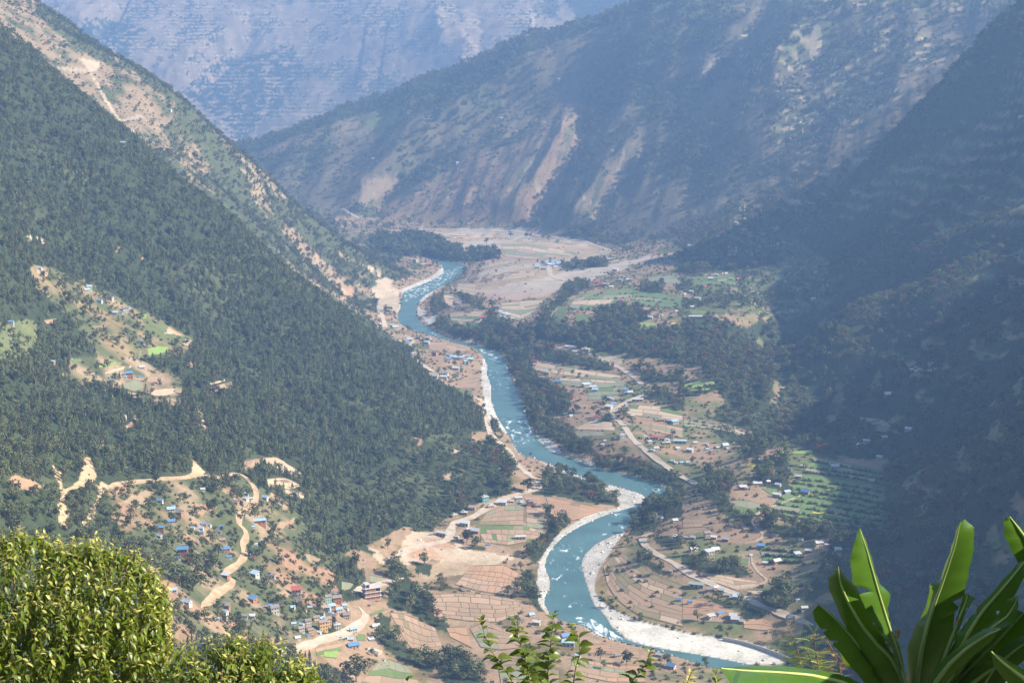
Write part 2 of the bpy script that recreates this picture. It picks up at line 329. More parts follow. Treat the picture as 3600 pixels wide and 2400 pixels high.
m = inside(c1((540,400),(680,430),(680,480),(620,500),(690,600),(740,690),(830,830),(940,920),(900,930),(800,820),(720,690),(640,540),(600,470)), PXG, PYG) & (YY > 1700) & (YY < 2620); put(m, PALE, 0, 0, 0)
mid = (YY > 2550) & (YY < 4600) & (RG > .12) & ~left
ridge_f = sm(-(PYG - (560 - (PXG - 870) * .36)), -40, 120)
dens = sm(nC + .5 * nA, -.35, .35)
put(mid, mixc(TAN * .62, SCRUB, .3 + .5 * dens), .0012 * dens, .0068 * dens + .0012, .003)
m = mid & (ridge_f > .3); put(m, FOREST, .008, .004, .001)
m = inside(c2((1500,690),(1660,710),(1650,1000),(1560,1180),(1440,1380),(1310,1550),(300,1560),(260,1430),(520,1310),(650,1230),(800,1120),(1050,1030),(1200,980),(1350,900)), JX, JY) & mid
strk = fbm(across / 14, along / 160, 3)
put(m, mixc(np.array([.27,.175,.11]), SCRUB * 1.1, sm(nB * .5 + .5 * nA + strk, -.3, .8) * .75), 0, .0008, .006)
m = inside(c2((1540,1230),(1800,1160),(2000,1030),(2130,1000),(1900,1280),(1760,1540),(1380,1560)), JX, JY) & mid; put(m, mixc(TAN * .7, SCRUB, sm(strk, -.4, .5) * .8), 0, .001, .005)
for pl in (c2((0,880),(140,780),(400,730),(490,770),(300,880),(60,960)), c2((200,1230),(420,1200),(360,1290),(200,1400),(40,1400)), c2((1980,240),(2100,210),(2130,280),(2000,290)), c2((1900,440),(2040,425),(2050,465),(1880,470)),
           c2((2060,310),(2070,340),(2040,360),(2000,310)), c2((1200,490),(1310,465),(1280,490)), c3((740,20),(920,30),(780,50)), c3((1500,560),(1630,510),(1660,560),(1600,620),(1460,630)), c3((1500,650),(1660,660),(1690,720),(1600,740)), c3((1700,450),(1800,445),(1790,470)),
           c3((1700,750),(1760,740),(1800,790),(1740,800)), c3((500,1040),(620,990),(600,1030)), c3((690,1400),(870,1370),(860,1410),(740,1420)), c3((1130,1090),(1380,1080),(1390,1140),(1260,1210)), c3((1600,210),(1800,250),(1900,230),(1850,280),(1620,290)), c3((700,250),(820,210),(850,230),(800,260)), c3((2060,60),(2140,180),(2100,370),(2040,370),(2020,180))):
    put(inside(pl, JX, JY) & (YY > 2400) & (YY < 4600), mixc(TAN * .85, GRASS * .9, sm(nC, -.2, .4)), 0, .0006, .002)
# stepped clearings on the upper right slopes
ter = mid & (PXG > 2600) & (np.abs(np.mod(ZZ / 17 + nA * .45, 1) - .5) < .14) & (nC * .6 + nA * .7 > .02)
put(ter, mixc(TAN * 1.35, GRASS * 1.4, sm(nB, -.2, .6)), 0, .0003, .001)
farm = YY >= 4600
fb = sm(nC * .7 + nA * .5 + nB * .6, -.15, .55)
put(farm, mixc(np.array([.33,.23,.15]), SCRUB * .9, .25 + fb * .6), .0003, .0026 * fb, 0)
m = farm & (inside(c1((1250,640),(1500,420),(1800,380),(2000,300),(2120,480),(2000,700),(1850,800),(1700,960),(1450,780)), JX, JY) | inside(c1((480,180),(700,130),(1000,200),(880,400),(760,420),(600,300)), JX, JY)); put(m, mixc(FOREST, np.array([.30,.21,.14]), sm(nB, .1, .5)), .0012, .0032, 0)
m = farm & inside(c2((1560,0),(2350,-50),(2300,40),(1900,140),(1650,190)), JX, JY); put(m, FOREST, .004, .002, 0)
m = farm & (np.abs(np.mod(ZZ / 17 + nA * .3, 1) - .5) < .15) & (nA * .8 + nB * .8 + nC > -.1) & (PXG < 1900); put(m, np.array([.42,.30,.19]), 0, .0006, 0)
m = farm & inside(c2((1280,0),(1300,60),(1340,100),(1335,180),(1350,260),(1330,230),(1310,140),(1288,60)), PXG, PYG); put(m, PALE, 0, 0, 0)
rt = (YY > 450) & (YY < 2620) & (UU > .03) & (RG > .22) & (PXG > 2500)
put(rt, mixc(FOREST, SCRUB, sm(nA, .0, .6)), .001, .010, .006)
m = rt & (np.abs(np.mod(ZZ / 21 + nA * .5, 1) - .5) < .17) & (nC * .8 + nA > .12); put(m, mixc(GRASS, TAN * .8, sm(nB, -.3, .4)), 0, .0014, .006)
shelf = inside(c6((-50,0),(700,20),(1000,230),(1050,500),(750,640),(420,600),(-50,600)), JX, JY) & (YY > 1500) & (YY < 3100)
# the valley floor
fl = (YY > 450) & (YY < 3600) & ~left & ~rt & (RG < .35)
put(fl, mixc(SOIL * .95, GRASS * .9, sm(nA * .6 + nB * .7 + .3 * (UU > .06), .1, .8)), 0, .0009, .010)
m = fl & (YY < 1300) & (UU < .08); put(m, mixc(SOIL, OLIVE * .75, sm(nB + .4 * nA, -.15, .5)), 0, .0005, .006)
m = fl & inside(c5((330,20),(1200,0),(1500,60),(1850,150),(1900,200),(1500,300),(1640,330),(1500,440),(1250,500),(950,480),(900,420),(1000,230),(900,180),(500,60)), JX, JY); put(m, mixc(TAN * 1.12, GREY, sm(nA, -.1, .4)), 0, .0001, .0006)
m = fl & inside(c5((1000,430),(1200,380),(1420,340),(1480,350),(1660,380),(1500,440),(1400,480),(1200,500),(1000,490)), JX, JY); put(m, mixc(GREY, np.array([.42,.30,.23]), sm(PYG, 1000, 1045)), 0, 0, .0003)
m = fl & inside(c5((1440,330),(1700,270),(2050,210),(2340,170),(2340,185),(2000,260),(1850,310),(1700,370),(1500,345)), JX, JY); put(m, GREY, 0, 0, .0004)
st_ = np.abs(np.mod(ZZ / 6.5 + nA * .5, 1) - .5) < .3
put(shelf, mixc(GRASS * .85, TAN * .9, sm(nB + nA, -.1, .6)), .0004, .0022, .012); put(shelf & ~st_, SCRUB, .001, .008, .02)
# hillside village, lower left
m = inside(c7((560,200),(960,190),(1330,160),(1660,140),(1880,260),(2080,420),(2150,600),(2340,740),(2300,900),(2352,1000),(2200,1250),(1900,1300),(1000,1300),(900,700),(780,420)), JX, JY) & (YY < 1250)
put(m, mixc(mixc(RED * .92, TAN, sm(nA, -.2, .4)), SCRUB * 1.15, sm(nB + .35 * nA, -.45, .25)), 0, .0095, .03)
for pl in (c7((820,330),(900,280),(1100,230),(1000,330),(860,410)), c7((1300,330),(1480,350),(1380,420)), c7((1880,230),(1990,340),(1960,380),(1850,280)), c7((1900,480),(2050,420),(2000,480),(1880,520)), c7((1380,580),(1470,550),(1470,590),(1410,600)), c7((1100,870),(1220,870),(1200,900),(1110,905)), c7((1920,940),(2010,920),(2000,970),(1930,970)), c7((2040,560),(2150,540),(2100,590)), c7((2100,680),(2200,720),(2180,760),(2120,720))):
    put(inside(pl, JX, JY) & (YY < 1250), mixc(RED, TAN, sm(nB, -.3, .3)), 0, .0003, .003)
m = inside(c7((0,190),(300,150),(700,230),(760,330),(800,560),(1000,900),(0,900)), JX, JY) & (YY < 1100); put(m, mixc(FOREST * 1.2, SCRUB, sm(nB, -.1, .5)), .001, .012, .022)
m = inside(c8((0,330),(200,300),(480,480),(520,560),(600,560),(500,420),(1000,360),(1200,250),(1240,120),(1400,60),(1100,-60),(900,-200),(500,-100),(200,100)), JX, JY) & (YY < 1500) & left; put(m, mixc(FOREST, SCRUB, sm(nB, -.1, .5)), .003, .015, .008)
# clearings and bare earth on the forest slope
put(inside(c4((230,250),(420,300),(620,380),(800,470),(930,560),(1050,600),(1350,770),(1340,830),(1240,880),(1000,900),(700,920),(500,640),(250,420)), JX, JY) & (YY < 1750), mixc(SCRUB * 1.2, np.array([.27,.20,.11]), sm(nB, -.3, .4)), .004, .006, .010)
put(inside(c4((0,640),(250,640),(280,800),(200,900),(0,900)), JX, JY) & (YY < 1750), mixc(SCRUB * 1.6, GRASS, sm(nB, -.2, .4)), .001, .004, .010)
put(inside(c4((480,900),(700,890),(980,920),(1150,980),(1280,1090),(1250,1220),(1000,1220),(860,1150),(700,1090),(480,1060)), JX, JY) & (YY < 1750), mixc(SCRUB, TAN * 1.05, sm(nB, -.3, .3)), .002, .003, .006)
put(inside(c4((980,620),(1120,650),(1270,720),(1340,780),(1250,800),(1130,780),(1000,720)), JX, JY) & (YY < 1750), GRASS * .85, .0004, .001, .008)
for pl in (c4((180,60),(230,40),(210,90),(180,100)), c4((250,60),(310,90),(300,140),(250,90)), c4((60,90),(110,90),(80,110)), c4((250,250),(330,300),(270,320)), c4((1140,690),(1200,710),(1260,745),(1120,740)), c4((1270,765),(1340,770),(1330,800),(1260,810)), c4((1490,720),(1520,740),(1500,750)), c4((360,950),(400,990),(370,1000)), c4((410,1000),(470,1000),(440,1040)), c4((490,1080),(560,1040),(600,1070),(560,1100)), c4((860,1360),(940,1280),(930,1330),(880,1400)),
           c4((1370,1230),(1400,1300),(1420,1400),(1370,1360),(1360,1280)), c4((830,1420),(910,1400),(900,1430),(830,1440)), c4((680,1480),(730,1440),(720,1510),(690,1510)), c4((440,1290),(480,1330),(460,1340)), c4((740,1140),(760,1090),(710,1130)), c4((1280,930),(1400,910),(1350,950),(1290,960)), c4((1550,960),(1580,1010),(1560,1030)), c4((960,200),(1000,215),(980,235)), c4((800,170),(860,120),(840,150)), c4((2170,160),(2210,190),(2200,250),(2170,230)),
           c7((50,170),(130,130),(200,170),(300,200),(250,260),(150,230)), c5((0,400),(100,430),(90,480),(0,500)), c5((0,160),(80,240),(60,230),(0,200)), c5((1000,1200),(900,1140),(890,1200),(940,1240),(980,1300)), c8((710,140),(770,130),(760,170),(720,160)), c5((500,1440),(570,1480),(520,1530)), c5((760,1530),(830,1550),(780,1570)), c8((0,180),(30,200),(10,260))):
    put(inside(pl, JX, JY) & (YY < 2600), mixc(RED * 1.1, PALE, sm(nB, -.3, .5)), 0, .0003, .002)
SC_O = np.array([.50,.35,.21])
for ln, w_ in ((c7((430,470),(440,380),(435,330),(430,250),(400,150),(390,90)), 3.4), (c7((580,480),(640,380),(690,270),(720,200)), 2.6), (c7((610,20),(610,110),(590,190),(480,230),(420,250)), 4.5), (c7((1340,40),(1370,90),(1340,140)), 5), (c1((410,380),(440,430)), 5), (c1((340,455),(480,480),(610,485)), 5), (c1((850,830),(940,815),(980,800)), 5), (c1((120,250),(170,310)), 5), (c2((1480,900),(1300,1130),(1180,1320)), 5), (c2((520,1330),(900,1345),(1420,1365)), 3), (c2((1570,1395),(1720,1395)), 3), (c2((980,280),(1150,270),(1280,255)), 6), (c2((1950,1050),(1900,1180)), 6), (c3((1510,530),(1890,360)), 5), (c2((1350,810),(1500,860)), 4), (c3((240,400),(150,520)), 8)):
    P = [raycast(px, py)[:2] for px, py in ln]
    d = line_dist(P, XX, YY, 60) + nB * min(2.5, w_ * .5)
    put(d < w_ * .62, SC_O if ln[0][1] > 1500 else PALE * .8, 0, 0, .004)
# the pale landslide fan by the road
m = inside(c8((170,620),(250,640),(300,700),(400,640),(500,530),(600,540),(740,590),(830,610),(900,660),(1180,680),(1190,700),(1100,730),(1000,770),(800,760),(620,730),(500,740),(420,780),(330,760),(260,730)), JX, JY) & (YY < 1400); put(m, mixc(PALE * 1.05, RED * 1.25, sm(nB, .1, .6)), 0, 0, .0006)
m = inside(c8((500,800),(760,720),(1000,770),(900,800),(780,830),(560,850)), JX, JY) & (YY < 1400); put(m, mixc(TAN * 1.2, PALE, sm(nB, .1, .6)), 0, .0004, .003)
m = inside(c5((200,430),(260,350),(310,330),(350,360),(340,400),(410,450),(420,540),(390,590),(330,560),(300,560),(280,600),(310,690),(260,620),(240,520)), JX, JY) & (YY < 2650); put(m, PALE * 1.1, 0, 0, .0004)
m = inside(c5((150,240),(270,300),(270,340),(200,290)), JX, JY) & (YY < 2650); put(m, PALE, 0, 0, .001)
m = inside(c5((1770,900),(1830,890),(1950,900),(1930,940),(1870,965),(1800,930)), JX, JY) & (YY < 2600); put(m, PALE, 0, 0, .0003)
m = inside(c5((760,120),(1000,120),(1040,150),(1000,170),(930,160)), JX, JY) & fl; put(m, PALE * 1.1, 0, 0, 0)
# woods on the valley floor
WOODS = [c5((1140,880),(1330,800),(1500,850),(1600,860),(1800,930),(1880,990),(1800,990),(1600,950),(1350,915),(1310,930),(1300,980),(1370,1060),(1500,1100),(1600,1150),(1560,1260),(1700,1280),(1390,1300),(1560,1400),(1700,1450),(1760,1560),(1600,1560),(1480,1480),(1320,1400),(1270,1250),(1230,1130),(1160,1000)),
  c5((620,650),(700,630),(800,690),(960,700),(1000,600),(1010,550),(1060,545),(1080,640),(1240,690),(1340,680),(1380,600),(1440,520),(1500,470),(1560,400),(1680,370),(1720,400),(1640,450),(1500,540),(1440,640),(1480,660),(1400,760),(1330,800),(1140,870),(1060,840),(900,780),(720,740)),
  c5((1350,700),(1480,665),(1700,670),(1750,600),(1850,550),(2060,570),(2150,640),(2040,660),(2060,700),(2250,690),(2352,700),(2352,950),(2150,900),(1950,870),(1750,850),(1500,800),(1380,770)),
  c6((-10,610),(200,620),(420,690),(560,900),(640,1150),(560,1280),(330,1250),(240,1130),(130,1150),(-20,1160),(0,1060),(160,1030),(130,960),(-10,960)),
  c5((180,80),(330,65),(480,60),(700,90),(750,130),(880,160),(1060,170),(1100,210),(960,240),(800,230),(560,200),(350,190)),
  c5((620,520),(700,450),(740,390),(700,470),(720,560),(640,600)), c5((740,430),(880,500),(980,540),(960,560),(800,490)),
  c8((1700,0),(1850,30),(2000,20),(2200,80),(2352,170),(2352,290),(2270,220),(2100,140),(1900,100),(1740,50)),
  c8((1400,380),(1440,380),(1480,440),(1600,460),(1500,540),(1440,620),(1400,680),(1340,760),(1290,680),(1330,600),(1420,520)),
  c8((1230,830),(1330,850),(1350,920),(1350,1000),(1420,1090),(1370,1080),(1280,980),(1210,960)),
  c8((440,800),(560,930),(620,1000),(640,1090),(740,1170),(720,1220),(640,1190),(520,1120),(450,1080),(330,1060),(320,950)),
  c8((270,1110),(330,1120),(350,1230),(440,1290),(490,1340),(640,1440),(600,1500),(430,1430),(300,1340),(250,1220)),
  c8((640,1420),(700,1400),(760,1330),(850,1340),(930,1470),(1000,1540),(900,1600),(700,1560),(640,1500)),
  c8((1400,140),(1540,120),(1700,160),(1770,220),(1900,310),(1900,360),(1700,330),(1500,290),(1300,260),(1380,210)),
  c9((100,250),(180,100),(350,130),(370,200),(300,300),(480,420),(500,500),(300,420),(200,320)),
  c9((110,940),(260,990),(420,1040),(560,1080),(560,1110),(420,1070),(240,1020)), c9((0,680),(200,720),(440,770),(480,840),(300,820),(60,790),(0,740)), c9((520,940),(720,900),(760,1000),(700,1080),(560,1050)),
  c8((2000,460),(2080,330),(2160,260),(2260,280),(2352,350),(2352,430),(2200,450),(2100,520),(1980,560)), c9((500,430),(700,480),(1000,520),(1000,580),(700,560),(560,520)), c9((470,120),(700,130),(760,220),(700,250),(500,200)), c9((450,40),(720,10),(740,90),(560,120)),
  c8((2160,540),(2300,560),(2352,640),(2250,640),(2150,600)), c8((2000,700),(2150,740),(2300,830),(2200,820),(2050,750)), c8((560,880),(700,900),(900,940),(1180,960),(1180,980),(800,930),(600,910)), c6((400,1480),(560,1440),(580,1560),(420,1600)), c6((0,240),(300,240),(640,180),(640,260),(330,290),(0,320)),
  c5((2000,1240),(1900,1360),(1850,1310),(1760,1270),(1750,1300),(1860,1370)), c5((2020,960),(2160,970),(2200,1060),(2120,1080),(2080,1040)), c5((2180,1010),(2352,1010),(2352,1060),(2200,1070)), c5((2140,1120),(2352,1150),(2352,1260),(2200,1200),(2090,1190)), c5((1420,230),(1560,260),(1800,230),(1850,270),(1560,290)), c5((2060,400),(2220,390),(2230,470),(2060,480)), c5((1660,490),(1760,500),(2080,560),(1980,590),(1700,560))]
WOODS += [c8((150,330),(480,500),(500,530),(600,535),(690,470),(760,425),(880,370),(960,325),(1040,290),(1150,265),(1240,235),(1130,200),(1200,80),(1150,0),(1000,-100),(800,100),(400,200)), c8((0,700),(100,720),(160,850),(130,900),(30,880)), c8((300,730),(360,690),(440,800),(420,840),(340,830)), c8((60,560),(250,660),(200,680),(80,640)), c5((1000,1300),(1010,1400),(960,1380),(930,1300)), c5((1050,1400),(1100,1440),(1080,1470)), c8((480,720),(620,760),(600,830),(520,800)), c8((860,620),(1000,640),(980,660),(880,650)), c8((1130,1090),(1210,1070),(1220,1120),(1150,1130))]
wood = np.zeros(XX.shape, bool)
for pl in WOODS: wood |= inside(pl, JX, JY)
wood &= (YY < 3500) & ~left & ~wet & ~bar
put(wood, FOREST, 0, .017, .006)
m = inside(c8((1740,900),(1790,800),(1850,960),(1960,1060),(2100,1110),(2352,1170),(2352,1230),(2100,1150),(1900,1080),(1770,990)), JX, JY) & fl; put(m, mixc(OLIVE, SOIL, sm(nB, .1, .6)), 0, 0, .0003)
P = on_level(c8((1760,970),(1850,1050),(1950,1100),(2100,1160),(2280,1210)) + c9((0,1235),(130,1250),(260,1268)), 2)
m = (line_dist(P, XX, YY, 30) < 5) & ~wet; put(m, SCRUB, 0, .002, .07)
put(bar, mixc(WHITE * .82, WHITE, sm(nB, -.3, .4)), 0, 0, 0)
SANDM = inside(chaikin(on_level(SAND, .5), 1)[:, :2], XX, YY) & bar
put(SANDM, WHITE * 1.18, 0, 0, 0)
put(wet, np.array([.12,.15,.13]), 0, 0, 0)
put(YY < 450, SCRUB * .8, 0, 0, .01)
# ------------------------------------------------------------------ materials
def mat(name, col, rough=.9, var=.25, scale=1.0, bump=0.0, spec=.2, rand=0.0, col2=None, trans=0.0, metal=0.0):
    m = bpy.data.materials.new(name); m.use_nodes = True; n = m.node_tree; L = n.links.new
    b = n.nodes['Principled BSDF']; b.inputs['Roughness'].default_value = rough; b.inputs['Specular IOR Level'].default_value = spec; b.inputs['Metallic'].default_value = metal
    tc = n.nodes.new('ShaderNodeTexCoord'); nz = n.nodes.new('ShaderNodeTexNoise'); nz.inputs['Scale'].default_value = scale; nz.inputs['Detail'].default_value = 4
    L(tc.outputs['Object'], nz.inputs['Vector'])
    rp = n.nodes.new('ShaderNodeValToRGB'); c = np.array(col)
    lo = c * (1 - var); hi = (c * (1 + var)) if col2 is None else np.array(col2)
    rp.color_ramp.elements[0].position = .3; rp.color_ramp.elements[1].position = .7
    rp.color_ramp.elements[0].color = (*lo, 1); rp.color_ramp.elements[1].color = (*np.clip(hi, 0, 1), 1)
    L(nz.outputs['Fac'], rp.inputs[0]); out = rp.outputs[0]
    if rand:
        oi = n.nodes.new('ShaderNodeObjectInfo'); hs = n.nodes.new('ShaderNodeHueSaturation'); mr = n.nodes.new('ShaderNodeMapRange'); mr2 = n.nodes.new('ShaderNodeMapRange'); wn = n.nodes.new('ShaderNodeTexWhiteNoise'); wn.noise_dimensions = '1D'
        L(oi.outputs['Random'], mr.inputs[0]); mr.inputs[3].default_value = 1 - rand; mr.inputs[4].default_value = 1 + rand
        L(oi.outputs['Random'], wn.inputs['W']); L(wn.outputs['Value'], mr2.inputs[0]); mr2.inputs[3].default_value = .5 - .09 * rand; mr2.inputs[4].default_value = .5 + .03 * rand
        L(mr.outputs[0], hs.inputs['Value']); L(mr2.outputs[0], hs.inputs['Hue']); L(out, hs.inputs['Color']); out = hs.outputs[0]
    L(out, b.inputs['Base Color'])
    if bump:
        bp = n.nodes.new('ShaderNodeBump'); bp.inputs['Strength'].default_value = bump; L(nz.outputs['Fac'], bp.inputs['Height']); L(bp.outputs[0], b.inputs['Normal'])
    if trans:
        tr = n.nodes.new('ShaderNodeBsdfTranslucent'); mx = n.nodes.new('ShaderNodeMixShader'); mx.inputs[0].default_value = trans
        hs2 = n.nodes.new('ShaderNodeHueSaturation'); hs2.inputs['Hue'].default_value = .47; hs2.inputs['Saturation'].default_value = 1.15; hs2.inputs['Value'].default_value = 2.0
        L(out, hs2.inputs['Color']); L(hs2.outputs[0], tr.inputs[0])
        L(b.outputs[0], mx.inputs[1]); L(tr.outputs[0], mx.inputs[2]); L(mx.outputs[0], n.nodes['Material Output'].inputs[0])
    return m
def attr_mat(name, attr, var, s1, s2, rough=.95, bump=.4, bscale=.4):
    m = bpy.data.materials.new(name); m.use_nodes = True; n = m.node_tree; L = n.links.new
    b = n.nodes['Principled BSDF']; b.inputs['Roughness'].default_value = rough; b.inputs['Specular IOR Level'].default_value = .1
    at = n.nodes.new('ShaderNodeAttribute'); at.attribute_name = attr; tc = n.nodes.new('ShaderNodeTexCoord'); out = at.outputs['Color']
    for i, (s, v) in enumerate(((s1, var), (s2, var * .8))):
        nz = n.nodes.new('ShaderNodeTexNoise'); nz.inputs['Scale'].default_value = s; nz.inputs['Detail'].default_value = 6; nz.inputs['Roughness'].default_value = .6; L(tc.outputs['Object'], nz.inputs['Vector'])
        mr = n.nodes.new('ShaderNodeMapRange'); mr.inputs[1].default_value = .25; mr.inputs[2].default_value = .75; mr.inputs[3].default_value = 1 - v; mr.inputs[4].default_value = 1 + v; L(nz.outputs['Fac'], mr.inputs[0])
        mx = n.nodes.new('ShaderNodeVectorMath'); mx.operation = 'SCALE'; L(out, mx.inputs[0]); L(mr.outputs[0], mx.inputs['Scale']); out = mx.outputs[0]
    nz = n.nodes.new('ShaderNodeTexNoise'); nz.inputs['Scale'].default_value = .11; nz.inputs['Detail'].default_value = 8; nz.inputs['Roughness'].default_value = .72; L(tc.outputs['Object'], nz.inputs['Vector'])
    mr = n.nodes.new('ShaderNodeMapRange'); mr.inputs[1].default_value = .50; mr.inputs[2].default_value = .66; mr.inputs[4].default_value = .6; L(nz.outputs['Fac'], mr.inputs[0])
    sq = n.nodes.new('ShaderNodeVectorMath'); sq.operation = 'MULTIPLY'; L(out, sq.inputs[0]); sq.inputs[1].default_value = (.50, .62, .48)
    mx = n.nodes.new('ShaderNodeMix'); mx.data_type = 'RGBA'; L(mr.outputs[0], mx.inputs['Factor']); L(out, mx.inputs['A']); L(sq.outputs[0], mx.inputs['B']); out = mx.outputs['Result']
    L(out, b.inputs['Base Color'])
    nz = n.nodes.new('ShaderNodeTexNoise'); nz.inputs['Scale'].default_value = bscale; nz.inputs['Detail'].default_value = 5; L(tc.outputs['Object'], nz.inputs['Vector'])
    bp = n.nodes.new('ShaderNodeBump'); bp.inputs['Strength'].default_value = bump; bp.inputs['Distance'].default_value = .6; L(nz.outputs['Fac'], bp.inputs['Height']); L(bp.outputs[0], b.inputs['Normal'])
    return m
def mesh_from(name, V, Fs):
    me = bpy.data.meshes.new(name); V = np.asarray(V, dtype=np.float32).reshape(-1, 3)
    if isinstance(Fs, np.ndarray):
        n, k = Fs.shape; flat = Fs.astype(np.int32).ravel(); st = np.arange(n, dtype=np.int32) * k
    else:
        n = len(Fs); flat = np.array([i for f in Fs for i in f], np.int32); st = np.r_[0, np.cumsum([len(f) for f in Fs])[:-1]].astype(np.int32)
    me.vertices.add(len(V)); me.vertices.foreach_set('co', V.ravel())
    me.loops.add(len(flat)); me.loops.foreach_set('vertex_index', flat)
    me.polygons.add(n); me.polygons.foreach_set('loop_start', st)
    me.polygons.foreach_set('use_smooth', np.zeros(n, bool)); me.update(calc_edges=True); return me
def link(name, me, m=None, parent=None, loc=(0, 0, 0), rot=0.0, **props):
    o = bpy.data.objects.new(name, me); COL.objects.link(o); o.location = loc
    if rot: o.rotation_euler = (0, 0, rot)
    if m is not None and me is not None and not me.materials: me.materials.append(m)
    if parent is not None: o.parent = parent
    for k, v in props.items(): o[k] = v
    return o
def smooth(me): me.polygons.foreach_set('use_smooth', np.ones(len(me.polygons), bool))
def strip_faces(ni, nj):
    q = np.arange(ni * nj).reshape(ni, nj)
    return np.stack([q[:-1, :-1], q[:-1, 1:], q[1:, 1:], q[1:, :-1]], -1).reshape(-1, 4)
def color_attr(me, name, C):
    a = me.attributes.new(name, 'FLOAT_COLOR', 'POINT'); C = np.asarray(C, np.float32).reshape(-1, 3)
    a.data.foreach_set('color', np.c_[C, np.ones(len(C))].astype(np.float32).ravel())
# ------------------------------------------------------------------ ground, water, roads
ROAD_PTS = []
def road(pts, width, m, name='road', lift=.2, **kw):
    width *= .72 if m is M_ROAD else .58; P = np.array([raycast(px, py) for px, py in pts]); P = chaikin(P, 2)
    L = np.hypot(np.diff(P[:, 0]), np.diff(P[:, 1])).sum(); P = resample(P, max(8, int(L / 5)))
    d = np.gradient(P[:, :2], axis=0); d /= np.hypot(d[:, 0], d[:, 1])[:, None] + 1e-9; nrm = np.stack([-d[:, 1], d[:, 0]], 1)
    wob = (1 + .4 * noise(P[:, 0] / 14, P[:, 1] / 14)) * np.clip(np.minimum(np.arange(len(P)), np.arange(len(P))[::-1]) / 3 + .15, 0, 1)
    V = []
    for k in (-1, -.5, 0, .5, 1):
        q = P[:, :2] + nrm * (k * width / 2 * wob)[:, None]; V.append(np.c_[q, P[:, 2] * 0])
    zc = ground(P[:, 0], P[:, 1]); zc = np.convolve(np.pad(zc, 3, 'edge'), np.ones(7) / 7, 'valid')
    for k, v in zip((-1, -.5, 0, .5, 1), V): g_ = ground(v[:, 0], v[:, 1]); v[:, 2] = np.maximum(zc * .5 + g_ * .5, g_ + .1) + lift
    lo1 = V[0].copy(); lo1[:, 2] -= 1.2; lo2 = V[-1].copy(); lo2[:, 2] -= 1.2
    V = [lo1] + V + [lo2]
    me = mesh_from(name, np.stack(V, 1).reshape(-1, 3), strip_faces(len(P), 7))
    ROAD_PTS.append((P, width)); return link(name, me, m, kind='structure', **kw)
M_ROAD = mat('pale_dirt_road', (.46,.375,.285), var=.18, scale=.15, bump=.2); M_TRACK = mat('ochre_dirt_track', (.42,.295,.18), var=.2, scale=.2, bump=.2); M_PATH = mat('footpath_earth', (.42,.31,.22), var=.2, scale=.2)
def terrain():
    idx = np.arange(NU * NY).reshape(NY, NU)
    Fq = np.stack([idx[:-1, :-1], idx[:-1, 1:], idx[1:, 1:], idx[1:, :-1]], -1).reshape(-1, 4)
    me = mesh_from('terrain', np.stack([XX, YY, ZZ], -1).reshape(-1, 3), Fq); smooth(me)
    color_attr(me, 'cover', CC)
    return link('terrain', me, attr_mat('ground_cover', 'cover', .22, .035, .35, bump=.5, bscale=.5), kind='structure')
